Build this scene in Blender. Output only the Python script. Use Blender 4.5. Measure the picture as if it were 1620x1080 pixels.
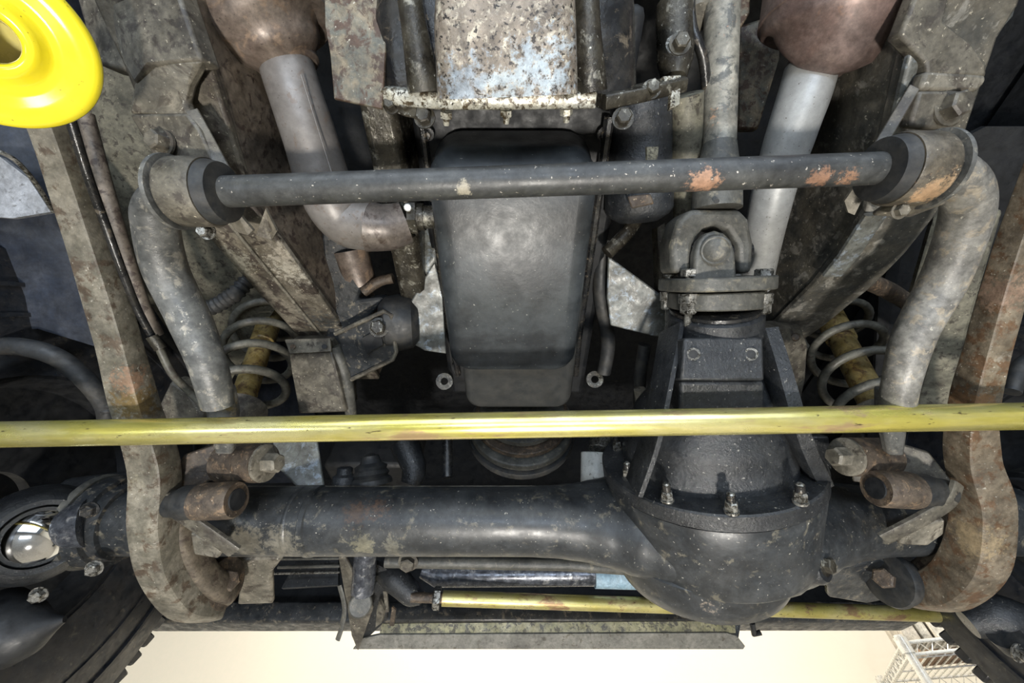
import bpy, bmesh, math, random
from mathutils import Vector as V, Matrix
random.seed(4)
for o in list(bpy.data.objects): bpy.data.objects.remove(o)
sc = bpy.context.scene
# ---------------------------------------------------------------- camera
CZ = 1.30
F = 608.0; PT = math.radians(50.8); cP, sP = math.cos(PT), math.sin(PT)
cam = bpy.data.cameras.new('camera'); cam.sensor_width = 36; cam.lens = 36*F/1620; cam.clip_start = .02
co = bpy.data.objects.new('camera', cam); sc.collection.objects.link(co)
co.location = (0, 0, CZ); co.rotation_euler = (math.radians(90)+PT, 0, 0); sc.camera = co
# ---------------------------------------------------------------- light
sc.view_settings.view_transform = 'Standard'; sc.view_settings.look = 'None'
sc.view_settings.exposure = 0.25; sc.view_settings.gamma = 1; sc.view_settings.use_curve_mapping = False
w = bpy.data.worlds.new('world'); sc.world = w; w.use_nodes = True
w.node_tree.nodes['Background'].inputs[0].default_value = (.80, .90, 1, 1)
w.node_tree.nodes['Background'].inputs[1].default_value = .15
def area(name, loc, rot, size, power, col, sy=None):
    l = bpy.data.lights.new(name, 'AREA'); l.energy = power; l.color = col; l.size = size
    if sy: l.shape = 'RECTANGLE'; l.size_y = sy
    o = bpy.data.objects.new(name, l); sc.collection.objects.link(o); o.location = loc
    o.rotation_euler = [math.radians(a) for a in rot]; return o
area('inspection_lamp', (.02, .06, .12), (180, 0, 0), .11, 28, (1, .95, .87))
area('inspection_lamp_left', (-1.5, -.9, .5), (180-50, 0, -60), .4, 5, (.80, .90, 1))
area('sump_highlight_fill', (.1, -1.7, .15), (180-42, 0, 0), 1.4, 26, (.72, .84, 1), .35)  # added cool light, no known lamp there; puts a highlight on the sump
area('door_daylight', (0, -3.4, 1.9), (90, 0, 0), 4.6, 135, (.78, .88, 1), 2.6)
area('workshop_strip_light', (0, 2.35, 3.2), (-12, 0, 0), 3.2, 105, (1, .93, .80), .3)
area('workshop_tube_light', (2.7, .6, 3.2), (0, 0, 0), .4, 60, (1, .96, .88), 2.4)

# ---------------------------------------------------------------- geometry helpers
CAM = V((0, 0, CZ))
def U(u, v, d):                    # a photo pixel and its distance along the view axis -> a place in the workshop
    a = (u-810)/F; b = (v-540)/F
    return V((a*d, d*(cP+b*sP), CZ+d*(sP-b*cP)))
def H(u, v, h):                    # the same with a height above the camera
    return U(u, v, h/(sP-(v-540)/F*cP))
def lerp(a, b, t): return a+(b-a)*t
class G:
    def __init__(s): s.v = []; s.f = []
    def ring_loft(s, rings, c0=True, c1=True, closed=False):
        n = len(rings[0]); b = len(s.v)
        for r in rings: s.v += [V(p) for p in r]
        m = len(rings)
        for i in range(m if closed else m-1):
            for j in range(n):
                k = (j+1) % n; i2 = (i+1) % m
                s.f.append((b+i*n+j, b+i*n+k, b+i2*n+k, b+i2*n+j))
        if not closed:
            if c0: s.f.append(tuple(b+j for j in reversed(range(n))))
            if c1: s.f.append(tuple(b+(m-1)*n+j for j in range(n)))
        return s
    def tube(s, pts, r, n=20, up=None, ry=None, ex=2.0, smooth=0, caps=True, closed=False):
        pts = [V(p) for p in pts]
        rs = r if isinstance(r, (list, tuple)) else [r]*len(pts)
        rys = ry if isinstance(ry, (list, tuple)) else ([ry]*len(pts) if ry else rs)
        if smooth:
            P, A, B = [], [], []
            m = len(pts)
            for i in range(m-1):
                p0, p1, p2, p3 = pts[max(i-1, 0)], pts[i], pts[i+1], pts[min(i+2, m-1)]
                for k in range(smooth):
                    t = k/smooth
                    P.append(.5*((2*p1)+(p2-p0)*t+(2*p0-5*p1+4*p2-p3)*t*t+(3*p1-p0-3*p2+p3)*t**3))
                    q = t*t*(3-2*t); A.append(lerp(rs[i], rs[i+1], q)); B.append(lerp(rys[i], rys[i+1], q))
            P.append(pts[-1]); A.append(rs[-1]); B.append(rys[-1]); pts, rs, rys = P, A, B
        m = len(pts); T = []
        for i in range(m):
            if closed: T.append((pts[(i+1) % m]-pts[i-1]).normalized())
            else: T.append((pts[min(i+1, m-1)]-pts[max(i-1, 0)]).normalized())
        nrm = V(up) if up is not None else (V((0, 0, 1)) if abs(T[0].z) < .9 else V((1, 0, 0)))
        rings = []
        for i in range(m):
            base = V(up) if up is not None else nrm
            nrm = base-T[i]*base.dot(T[i])
            if nrm.length < 1e-6: nrm = T[i].orthogonal()
            nrm.normalize(); bn = T[i].cross(nrm)
            ring = []
            for j in range(n):
                a = 2*math.pi*(j+.5)/n; c, q = math.cos(a), math.sin(a)
                e = 2/ex
                ring.append(pts[i]+bn*(rs[i]*math.copysign(abs(c)**e, c))+nrm*(rys[i]*math.copysign(abs(q)**e, q)))
            rings.append(ring)
        return s.ring_loft(rings, caps, caps, closed)
    def lathe(s, o, ax, prof, n=40, caps=True, closed=False, ph=0):   # prof: (along axis, radius)
        o = V(o); ax = V(ax).normalized(); e1 = ax.orthogonal().normalized(); e2 = ax.cross(e1)
        rings = [[o+ax*t+(e1*math.cos(ph+2*math.pi*j/n)+e2*math.sin(ph+2*math.pi*j/n))*max(r, 1e-5) for j in range(n)] for t, r in prof]
        return s.ring_loft(rings, caps, caps, closed)
    def ringd(s, o, ax, r0, r1, t0, t1, n=40):    # hollow ring
        return s.lathe(o, ax, [(t0, r0), (t0, r1), (t1, r1), (t1, r0)], n, closed=True)
    def box(s, c, hx, hy, hz, ax=None):
        c = V(c); X, Y, Z = ax or (V((1, 0, 0)), V((0, 1, 0)), V((0, 0, 1)))
        r = lambda z: [c+X*(hx*a)+Y*(hy*b)+Z*(hz*z) for a, b in ((-1, -1), (1, -1), (1, 1), (-1, 1))]
        return s.ring_loft([r(-1), r(1)])
    def slab(s, pts, t, dirv=None):               # plate: outline plus thickness, thickness grows away from the viewer
        pts = [V(p) for p in pts]; nn = V((0, 0, 0))
        for i in range(len(pts)):
            a, b = pts[i], pts[(i+1) % len(pts)]; nn += a.cross(b)
        nn.normalize(); c = sum(pts, V((0, 0, 0)))/len(pts)
        if dirv is not None: nn = V(dirv).normalized()
        elif nn.dot(c-CAM) < 0: nn = -nn
        return s.ring_loft([pts, [p+nn*t for p in pts]])
    def sphere(s, c, r, n=24, sc3=(1, 1, 1)):
        c = V(c); rings = []
        for i in range(1, n):
            a = math.pi*i/n
            rings.append([c+V((math.sin(a)*math.cos(2*math.pi*j/n)*r*sc3[0], math.sin(a)*math.sin(2*math.pi*j/n)*r*sc3[1], math.cos(a)*r*sc3[2])) for j in range(n)])
        return s.ring_loft(rings)
    def hexa(s, o, ax, r, h, ch=.15):
        return s.lathe(o, ax, [(0, r), (h*(1-ch), r), (h, r*.82)], 6, ph=random.random())
    def build(s, name, mat, parent=None, bevel=0, ang=38, kind=None, org=None, segs=2):
        me = bpy.data.meshes.new(name)
        off = V(parent['_w']) if parent is not None else (V(org) if org is not None else V((0, 0, 0)))
        if parent is None and org is None and s.v:
            lo = [min(p[i] for p in s.v) for i in range(3)]; hi = [max(p[i] for p in s.v) for i in range(3)]
            off = V(((lo[0]+hi[0])/2, (lo[1]+hi[1])/2, lo[2]))
        me.from_pydata([tuple(p-off) for p in s.v], [], s.f)
        bm = bmesh.new(); bm.from_mesh(me); bmesh.ops.recalc_face_normals(bm, faces=bm.faces); bm.to_mesh(me); bm.free()
        me.polygons.foreach_set('use_smooth', [True]*len(me.polygons)); me.set_sharp_from_angle(angle=math.radians(ang))
        me.materials.append(mat)
        o = bpy.data.objects.new(name, me); sc.collection.objects.link(o)
        if parent is not None: o.parent = parent
        else: o.location = off
        o['_w'] = list(off)
        if bevel:
            md = o.modifiers.new('bevel', 'BEVEL'); md.width = bevel; md.segments = segs; md.limit_method = 'ANGLE'; md.angle_limit = math.radians(40)
            md.harden_normals = False
        if kind: o['kind'] = kind
        return o
def thing(name, loc, label, cat, group=None):
    o = bpy.data.objects.new(name, None); sc.collection.objects.link(o); o.location = loc; o['_w'] = list(V(loc))
    o.empty_display_size = .02
    tag(o, label, cat, group); return o
def tag(o, label, cat, group=None):
    o['label'] = label; o['category'] = cat
    if group: o['group'] = group
    return o
def struct(o): o['kind'] = 'structure'; return o

# ---------------------------------------------------------------- materials
def mat(name, base, c2=None, a2=.5, c3=None, a3=.25, speck=None, sa=.1, sc1=14, sc2=45, K=2.6, var=.5, rough=.55, rv=.2, metal=0., bump=.25, bs=90, stains=(), coat=0, aniso=None, spec=.5, emit=None):
    """base colour, broad dirt c2 (share a2), patches c3 (share a3) with ragged edges, fine specks; stains = (place, radius, colour)"""
    m = bpy.data.materials.new(name); m.use_nodes = True; nt = m.node_tree; N = nt.nodes; L = nt.links
    b = N['Principled BSDF']; b.inputs['Metallic'].default_value = metal; b.inputs['Roughness'].default_value = rough
    b.inputs['Specular IOR Level'].default_value = spec
    if coat: b.inputs['Coat Weight'].default_value = coat; b.inputs['Coat Roughness'].default_value = .15
    geo = N.new('ShaderNodeNewGeometry'); pos = geo.outputs['Position']
    if aniso:
        mp = N.new('ShaderNodeMapping'); mp.inputs['Scale'].default_value = aniso; L.new(pos, mp.inputs[0]); src = mp.outputs[0]
    else: src = pos
    def noise(s, det=8, ro=.6, dist=0):
        n = N.new('ShaderNodeTexNoise'); n.inputs['Scale'].default_value = s; n.inputs['Detail'].default_value = det
        n.inputs['Roughness'].default_value = ro; n.inputs['Distortion'].default_value = dist; L.new(src, n.inputs['Vector']); return n.outputs['Fac']
    def ramp(x, lo, hi):
        r = N.new('ShaderNodeMapRange'); r.inputs[1].default_value = lo; r.inputs[2].default_value = hi; L.new(x, r.inputs[0]); return r.outputs[0]
    def mix(f, a, c):
        x = N.new('ShaderNodeMix'); x.data_type = 'RGBA'; L.new(f, x.inputs[0])
        if isinstance(a, tuple): x.inputs[6].default_value = (*a, 1)
        else: L.new(a, x.inputs[6])
        x.inputs[7].default_value = (*c, 1); return x.outputs[2]
    col = base
    n1 = noise(sc1*K, 9, .66, .3)
    if c2:
        col = mix(ramp(n1, .52-.2*a2-.02, .52-.2*a2+.18), col, c2)
    if c3:
        n2 = noise(sc2*1.7, 10, .7, .4); th = .60-.36*a3
        col = mix(ramp(n2, th, th+.07), col, c3)
    if speck:
        n3 = noise(260, 3, .6); th = .685-.5*sa
        col = mix(ramp(n3, th, th+.05), col, speck)
    for (p, r, c) in stains:
        vd = N.new('ShaderNodeVectorMath'); vd.operation = 'DISTANCE'; L.new(pos, vd.inputs[0]); vd.inputs[1].default_value = p
        ns = noise(130, 8, .78); ad = N.new('ShaderNodeMath'); ad.operation = 'MULTIPLY_ADD'; L.new(ns, ad.inputs[0]); ad.inputs[1].default_value = r*4.2; L.new(vd.outputs['Value'], ad.inputs[2])
        col = mix(ramp(ad.outputs[0], r*3.0, r*2.6), col, c)
    if var:
        f1 = N.new('ShaderNodeMapRange'); f1.inputs[1].default_value = .34; f1.inputs[2].default_value = .66; f1.inputs[3].default_value = 1-var; f1.inputs[4].default_value = 1+var*.45; L.new(noise(16, 6, .75, .5), f1.inputs[0])
        f2 = N.new('ShaderNodeMapRange'); f2.inputs[1].default_value = .3; f2.inputs[2].default_value = .7; f2.inputs[3].default_value = 1-var*.7; f2.inputs[4].default_value = 1+var*.5; L.new(noise(150, 6, .75), f2.inputs[0])
        mm = N.new('ShaderNodeMath'); mm.operation = 'MULTIPLY'; L.new(f1.outputs[0], mm.inputs[0]); L.new(f2.outputs[0], mm.inputs[1])
        vm = N.new('ShaderNodeVectorMath'); vm.operation = 'SCALE'; L.new(mm.outputs[0], vm.inputs['Scale'])
        if isinstance(col, tuple): vm.inputs[0].default_value = col
        else: L.new(col, vm.inputs[0])
        col = vm.outputs[0]
    if isinstance(col, tuple): b.inputs['Base Color'].default_value = (*col, 1)
    else: L.new(col, b.inputs['Base Color'])
    if rv:
        n4 = noise(sc2*1.3, 5, .6); r = N.new('ShaderNodeMapRange'); r.inputs[1].default_value = .3; r.inputs[2].default_value = .7
        r.inputs[3].default_value = max(.04, rough-rv); r.inputs[4].default_value = min(1, rough+rv); L.new(n4, r.inputs[0]); L.new(r.outputs[0], b.inputs['Roughness'])
    if bump:
        n5 = noise(bs, 8, .65); bp = N.new('ShaderNodeBump'); bp.inputs['Strength'].default_value = bump; bp.inputs['Distance'].default_value = .002
        L.new(n5, bp.inputs['Height']); L.new(bp.outputs[0], b.inputs['Normal'])
    if emit: b.inputs['Emission Color'].default_value = (*emit[0], 1); b.inputs['Emission Strength'].default_value = emit[1]
    return m
BLK = mat('black_chassis_paint', (.018, .021, .024), (.036, .038, .040), .5, (.13, .115, .09), .14, (.30, .28, .24), .02, rough=.42, bump=.3)
AXL = mat('axle_black_paint', (.021, .024, .027), (.040, .043, .045), .5, (.12, .11, .085), .08, (.35, .33, .28), .03, sc1=9, sc2=26, rough=.40, rv=.12, bump=.18, bs=60,
          stains=((U(620, 866, .56), .018, (.11, .105, .085)), (U(592, 798, .56), .026, (.070, .047, .035)), (U(562, 808, .56), .024, (.070, .047, .035)), (U(1120, 945, .5), .016, (.24, .20, .16)), (U(390, 858, .56), .034, (.13, .12, .095)), (U(445, 862, .56), .032, (.14, .13, .105)), (U(575, 862, .56), .020, (.15, .14, .10)), (U(440, 795, .56), .018, (.08, .075, .062))))
CAST = mat('cast_black_paint', (.018, .020, .023), (.030, .032, .034), .5, None, 0, (.30, .29, .26), .04, rough=.34, rv=.10, bump=.6, bs=260)
GREASE = mat('oily_black', (.010, .011, .013), (.03, .028, .025), .4, (.12, .10, .075), .08, rough=.25, bump=.35)
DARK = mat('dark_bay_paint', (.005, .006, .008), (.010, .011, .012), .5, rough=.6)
RUBBER = mat('black_rubber', (.016, .018, .020), (.040, .038, .034), .4, rough=.6, bump=.2)
TYRE = mat('tyre_rubber', (.010, .013, .018), (.022, .022, .024), .5, (.06, .055, .045), .05, rough=.45, bump=.15)
MUD = mat('dirty_steel', (.11, .10, .078), (.21, .19, .15), .5, (.065, .055, .042), .22, (.42, .39, .33), .06, sc1=11, sc2=24, rough=.6, bump=.5)
ARM = mat('radius_arm_steel', (.11, .10, .075), (.20, .18, .14), .55, (.085, .062, .042), .20, (.38, .35, .29), .05, sc1=13, sc2=28, rough=.52, bump=.6, bs=70,
          stains=((U(215, 640, .47), .03, (.13, .088, .035)), (U(208, 600, .465), .020, (.24, .15, .095)), (U(235, 760, .5), .02, (.20, .18, .13))))
ARMR = mat('rusty_radius_arm_steel', (.105, .082, .056), (.19, .155, .11), .55, (.12, .07, .038), .24, (.38, .35, .29), .06, sc1=13, sc2=28, rough=.52, bump=.7, bs=60,
          stains=((U(1540, 640, .47), .03, (.17, .095, .045)), (U(1590, 460, .43), .024, (.24, .16, .11)), (U(1545, 850, .51), .03, (.26, .20, .12)), (U(1565, 560, .46), .02, (.22, .19, .15))))
OLIVE = mat('olive_inner_panel', (.085, .08, .058), (.16, .148, .108), .5, (.045, .038, .028), .2, (.3, .27, .2), .03, sc1=8, rough=.6, bump=.3)
RAIL = mat('chassis_rail_paint', (.08, .068, .050), (.18, .16, .125), .5, (.045, .035, .028), .28, (.42, .38, .30), .06, sc1=10, sc2=22, rough=.55, bump=.6, bs=60,
           stains=((U(450, 440, .5), .04, (.33, .31, .26)), (U(360, 420, .5), .03, (.22, .21, .17)), (U(505, 530, .6), .04, (.05, .052, .05)), (U(460, 390, .5), .025, (.33, .30, .25))))
RAILR = mat('right_rail_paint', (.055, .055, .05), (.11, .10, .08), .5, (.22, .21, .185), .15, (.42, .38, .30), .06, sc1=10, sc2=22, rough=.5, bump=.6, bs=60,
           stains=((U(1240, 480, .55), .03, (.09, .06, .04)), (U(1250, 440, .5), .03, (.20, .19, .165))))
INNER = mat('rail_side_dirt', (.10, .08, .06), (.17, .14, .11), .5, (.05, .035, .028), .22, sc1=9, rough=.6, bump=.3)
BRKT = mat('muddy_bracket', (.062, .055, .043), (.135, .122, .095), .5, (.05, .042, .034), .22, (.4, .36, .28), .05, sc1=16, sc2=34, rough=.55, bump=.5)
BAR = mat('sway_bar_paint', (.038, .040, .041), (.060, .062, .060), .5, None, 0, (.50, .46, .40), .035, rough=.45, rv=.1, bump=.2,
          stains=((U(1115, 290, .345), .015, (.34, .20, .13)), (U(1300, 284, .342), .012, (.30, .17, .11)), (U(1345, 282, .340), .011, (.28, .16, .10)), (U(735, 300, .348), .008, (.34, .31, .24))))
BARM = mat('sway_arm_grey', (.085, .087, .084), (.14, .14, .132), .5, (.25, .235, .20), .14, (.42, .40, .34), .04, sc1=16, rough=.42, rv=.12, bump=.3,
          stains=((U(350, 640, .45), .024, (.22, .17, .085)),))
BARR = mat('sway_arm_pale', (.13, .125, .115), (.25, .24, .215), .5, (.30, .26, .20), .2, (.42, .40, .34), .04, sc1=16, rough=.42, rv=.12, bump=.4)
GOLD = mat('yellow_zinc_plate', (.80, .71, .17), (.90, .82, .38), .5, (.66, .48, .26), .10, (.16, .12, .06), .03, sc1=9, sc2=16, rough=.26, rv=.05, metal=.80, bump=.05, aniso=(.25, 1, 1), var=.18)
GOLD2 = mat('dull_yellow_zinc', (.50, .44, .13), (.58, .52, .24), .5, (.34, .22, .12), .2, (.16, .12, .06), .08, sc1=9, sc2=20, rough=.38, rv=.06, metal=.7, bump=.08, aniso=(.5, 1, 1), var=.18)
SHOCK = mat('yellow_damper_paint', (.26, .18, .055), (.34, .26, .11), .5, (.12, .07, .03), .2, rough=.4, bump=.2)
SPR = mat('spring_grey', (.075, .072, .058), (.13, .125, .10), .5, (.06, .05, .04), .15, rough=.5, bump=.4)
SUMP = mat('sump_black_paint', (.018, .021, .024), (.042, .048, .052), .5, None, 0, (.25, .25, .22), .01, sc1=7, rough=.42, rv=.08, bump=.12, bs=150, var=.18)
SUMP2 = mat('sump_dull_black', (.030, .032, .032), (.045, .045, .042), .5, rough=.5, rv=.08, bump=.1, var=.18)
ALU = mat('oily_cast_aluminium', (.030, .026, .020), (.075, .068, .052), .5, (.26, .25, .21), .10, (.5, .5, .46), .04, sc1=14, sc2=40, rough=.3, rv=.15, metal=.35, bump=.8, bs=70)
ALU2 = mat('flaking_bell_housing', (.15, .125, .10), (.26, .225, .185), .5, (.46, .42, .34), .20, (.03, .026, .024), .22, sc1=16, sc2=70, rough=.36, rv=.12, metal=.15, bump=.8, bs=120,
           stains=((U(850, 115, .34), .034, (.33, .39, .44)), (U(745, 135, .34), .028, (.30, .35, .40)), (U(880, 70, .33), .022, (.35, .40, .44)), (U(800, 140, .34), .024, (.36, .42, .46)), (U(740, 60, .33), .016, (.10, .075, .065))))
FLNG = mat('oily_flange', (.42, .40, .32), (.60, .60, .54), .5, (.08, .06, .035), .30, (.04, .035, .03), .18, sc1=30, sc2=90, rough=.28, rv=.1, metal=.3, bump=.5)
SHLD = mat('mottled_heat_shield', (.12, .12, .10), (.23, .19, .13), .5, (.08, .05, .035), .30, (.45, .42, .35), .05, sc1=20, sc2=36, rough=.5, metal=.1, bump=.5)
ZINC = mat('blotchy_zinc_bracket', (.10, .10, .09), (.17, .18, .17), .5, (.24, .28, .32), .16, (.08, .07, .05), .08, sc1=18, sc2=40, rough=.45, metal=.1, bump=.4)
EXH = mat('grey_exhaust_steel', (.155, .142, .132), (.215, .20, .187), .5, (.16, .13, .11), .12, (.08, .06, .05), .03, sc1=8, rough=.42, rv=.06, metal=.25, bump=.08, var=.18)
EXHR = mat('pale_exhaust_steel', (.27, .275, .27), (.34, .345, .34), .5, None, 0, (.09, .07, .06), .05, sc1=8, rough=.42, rv=.05, metal=.25, bump=.05, var=.18)
CAT = mat('heat_stained_steel', (.125, .095, .078), (.215, .175, .145), .5, (.25, .18, .13), .16, (.05, .035, .03), .04, sc1=10, sc2=24, rough=.48, metal=.25, bump=.25, bs=50)
CATR = mat('red_brown_heat_steel', (.14, .092, .078), (.19, .14, .125), .5, (.25, .14, .09), .08, sc1=8, sc2=10, rough=.42, rv=.06, metal=.25, bump=.1, bs=40)
RUST = mat('rusted_steel', (.050, .036, .026), (.088, .066, .046), .5, (.17, .115, .07), .16, (.35, .28, .2), .05, sc1=30, sc2=50, rough=.6, bump=.8, bs=120)
NUT = mat('dirty_plated_nut', (.20, .195, .175), (.36, .35, .32), .5, (.05, .045, .035), .3, sc1=80, sc2=120, rough=.32, metal=.6, bump=.2)
GREY = mat('grey_driveline_paint', (.062, .062, .055), (.095, .092, .080), .5, (.16, .145, .11), .1, (.2, .18, .15), .03, sc1=20, rough=.5, rv=.08, bump=.35, bs=180)
PROP = mat('weathered_prop_tube', (.22, .21, .175), (.33, .31, .26), .5, (.11, .11, .10), .24, (.42, .25, .16), .03, sc1=12, sc2=26, rough=.45, metal=.1, bump=.25,
           stains=((U(1124, 182, .450), .013, (.48, .28, .17)), (U(1135, 240, .42), .018, (.24, .22, .10))))
CHROME = mat('polished_ball', (.75, .75, .74), rough=.08, rv=0, metal=1, bump=0, var=0)
YEL = mat('glossy_yellow_plastic', (.80, .67, .02), (.84, .72, .03), .5, None, 0, (.35, .28, .02), .015, sc1=8, rough=.16, rv=.03, bump=.03, bs=25, coat=.4, var=0)
YEL2 = mat('faded_yellow_plastic', (.50, .44, .12), (.45, .40, .15), .5, rough=.3, rv=.05, bump=.05, var=0)
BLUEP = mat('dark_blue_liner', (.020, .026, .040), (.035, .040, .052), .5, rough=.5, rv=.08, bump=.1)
WING = mat('pale_wing_underside', (.30, .31, .33), (.22, .22, .22), .5, (.12, .12, .12), .1, sc1=5, rough=.4, bump=.1)
LTGREY = mat('grey_guard_paint', (.155, .150, .13), (.20, .19, .165), .5, (.09, .08, .06), .1, sc1=7, rough=.55, bump=.1)
OLVG = mat('algae_stained_steel', (.17, .16, .08), (.24, .22, .13), .5, (.05, .045, .03), .3, sc1=20, rough=.5, bump=.3)
WHT = mat('white_filter_paint', (.60, .62, .60), (.72, .73, .70), .5, (.25, .25, .22), .05, rough=.4, bump=.05, var=.18)
BLUES = mat('blue_label_film', (.28, .42, .52), (.36, .48, .56), .5, rough=.5)
STK = mat('old_label_paper', (.36, .33, .24), (.2, .18, .12), .5, (.09, .08, .06), .3, sc1=120, sc2=200, rough=.6)
BLUEST = mat('oily_blue_steel', (.06, .065, .08), (.13, .14, .16), .5, (.3, .3, .3), .1, sc1=40, rough=.25, metal=.5)
ARM2 = mat('shaded_arm_rust', (.075, .060, .042), (.13, .105, .075), .5, (.05, .035, .025), .2, rough=.6, bump=.6)  # darker copy of the arm steel, shade of the recess put into its colour
BRKO = mat('orange_stained_saddle', (.070, .060, .045), (.135, .115, .085), .5, (.05, .042, .034), .22, (.4, .36, .28), .05, sc1=16, sc2=34, rough=.45, bump=.5,
           stains=((U(1478, 295, .335), .016, (.36, .25, .15)), (U(1470, 310, .335), .014, (.40, .26, .15)), (U(1455, 318, .36), .008, (.35, .2, .13))))
ELB = mat('brown_elbow_steel', (.115, .096, .084), (.18, .155, .138), .5, (.07, .05, .04), .15, sc1=14, rough=.42, rv=.08, metal=.25, bump=.12)
CREAM = mat('cream_wall_paint', (.84, .79, .68), (.86, .80, .69), .5, rough=.8, rv=0, bump=.03, var=0)
CONC = mat('concrete', (.30, .29, .27), (.36, .35, .33), .5, (.2, .19, .18), .2, sc1=2, sc2=6, rough=.6, bump=.1)
WIRE = mat('bright_wire', (.62, .61, .57), (.7, .69, .66), .5, rough=.3, metal=.4, bump=0, var=0)
CARD = mat('brown_carton', (.30, .18, .11), (.34, .22, .14), .5, rough=.8)
WBOX = mat('white_carton', (.70, .66, .58), (.6, .56, .48), .5, rough=.7, bump=0)
GBOX = mat('grey_carton', (.42, .38, .32), (.5, .46, .4), .5, rough=.7, bump=0)
PURP = mat('violet_print', (.20, .14, .42), (.28, .20, .5), .5, rough=.5, bump=0)
BLUEB = mat('blue_plastic', (.02, .06, .50), (.03, .09, .62), .5, rough=.4, bump=0)
PIGTAIL = RUST

def bolt(parent, o, ax, r, h, m=NUT, name='bolt', washer=True, stud=0):
    g = G(); o = V(o); ax = V(ax).normalized()
    if washer: g.lathe(o, ax, [(0, r*1.35), (h*.18, r*1.35)], 20)
    g.hexa(o+ax*h*.18, ax, r, h)
    if stud: g.lathe(o+ax*h, ax, [(0, r*.55), (stud, r*.55), (stud+r*.2, r*.4)], 12)
    return g.build(name, m, parent, ang=30)

# ================================================================ the room
g = G().box((0, 0, -.05), 4.5, 4, .05); struct(g.build('floor', CONC))
g = G().box((0, 3.55, 1.7), 4.5, .05, 1.7); struct(g.build('wall_front', CREAM))
g = G().box((-4.45, -.2, 1.7), .05, 3.7, 1.7); struct(g.build('wall_left', CREAM))
g = G().box((4.45, -.2, 1.7), .05, 3.7, 1.7); struct(g.build('wall_right', CREAM))
g = G().box((0, 0, 3.45), 4.5, 4, .05); struct(g.build('ceiling', CREAM))

#@@OBJECTS
def R_(x, y, z): return V((x, y, CZ+z))
def px(p, d): return p*d/F
def W(pts): return [U(*p) for p in pts]
def HH(pts): return [H(*p) for p in pts]
def onplane(u, v, c, n):
    dr = U(u, v, 1)-CAM; return CAM+dr*((c-CAM).dot(n)/dr.dot(n))
X = V((1, 0, 0)); Y = V((0, 1, 0)); Z = V((0, 0, 1))

# ================================================================ vehicle body (closes everything above the chassis)
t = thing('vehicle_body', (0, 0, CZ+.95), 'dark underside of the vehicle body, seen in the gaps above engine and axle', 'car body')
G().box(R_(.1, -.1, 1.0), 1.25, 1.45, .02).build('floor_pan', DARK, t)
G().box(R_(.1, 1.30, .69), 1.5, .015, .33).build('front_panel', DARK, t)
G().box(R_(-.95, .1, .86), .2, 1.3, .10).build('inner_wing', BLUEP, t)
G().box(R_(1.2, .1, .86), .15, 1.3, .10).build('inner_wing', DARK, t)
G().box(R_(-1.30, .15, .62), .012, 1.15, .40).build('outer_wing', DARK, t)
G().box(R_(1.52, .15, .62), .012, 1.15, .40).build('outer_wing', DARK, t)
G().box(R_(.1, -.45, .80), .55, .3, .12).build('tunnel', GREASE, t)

# wheel arches
g = G().slab(W([(-330, 120, .50), (60, 200, .54), (150, 330, .58), (190, 560, .60), (60, 520, .59), (-100, 530, .58), (-330, 560, .56)]), .01)
tag(g.build('wheel_arch_liner', BLUEP), 'smooth dark blue-black wheel arch liner filling the left edge beside the radius arm', 'liner')
g = G().tube(HH([(-120, 205, .40), (0, 240, .41), (45, 275, .42), (85, 335, .44)]), .0022, 8, smooth=5)
tag(g.build('liner_edge_wire', NUT), 'thin bright curved edge wire of the left wheel arch', 'trim wire')
g = G().slab(W([(-200, 228, .50), (0, 248, .50), (45, 282, .505), (80, 335, .51), (20, 345, .51), (-200, 330, .50)]), .006)
tag(g.build('wing_panel', WING), 'pale grey wing underside beneath the thin curved wire at left edge', 'panel')
g = G().slab(W([(120, 60, .60), (330, 60, .60), (400, 250, .66), (440, 480, .86), (330, 660, 1.0), (200, 660, .92), (120, 300, .66)]), .01)
tag(g.build('inner_panel', OLIVE), 'olive grey inner wheel arch panel behind the left sway bar arm', 'panel')
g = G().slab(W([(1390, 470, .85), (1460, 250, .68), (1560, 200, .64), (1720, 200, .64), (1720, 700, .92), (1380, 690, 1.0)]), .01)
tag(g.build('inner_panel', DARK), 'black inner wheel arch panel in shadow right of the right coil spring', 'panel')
g = G().slab(W([(1478, 340, .62), (1530, 300, .60), (1560, 300, .60), (1510, 480, .68), (1470, 560, .74), (1420, 540, .74)]), .008)
tag(g.build('splash_plate', OLIVE), 'olive brown splash plate behind the bend of the right sway bar arm', 'panel')

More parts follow.
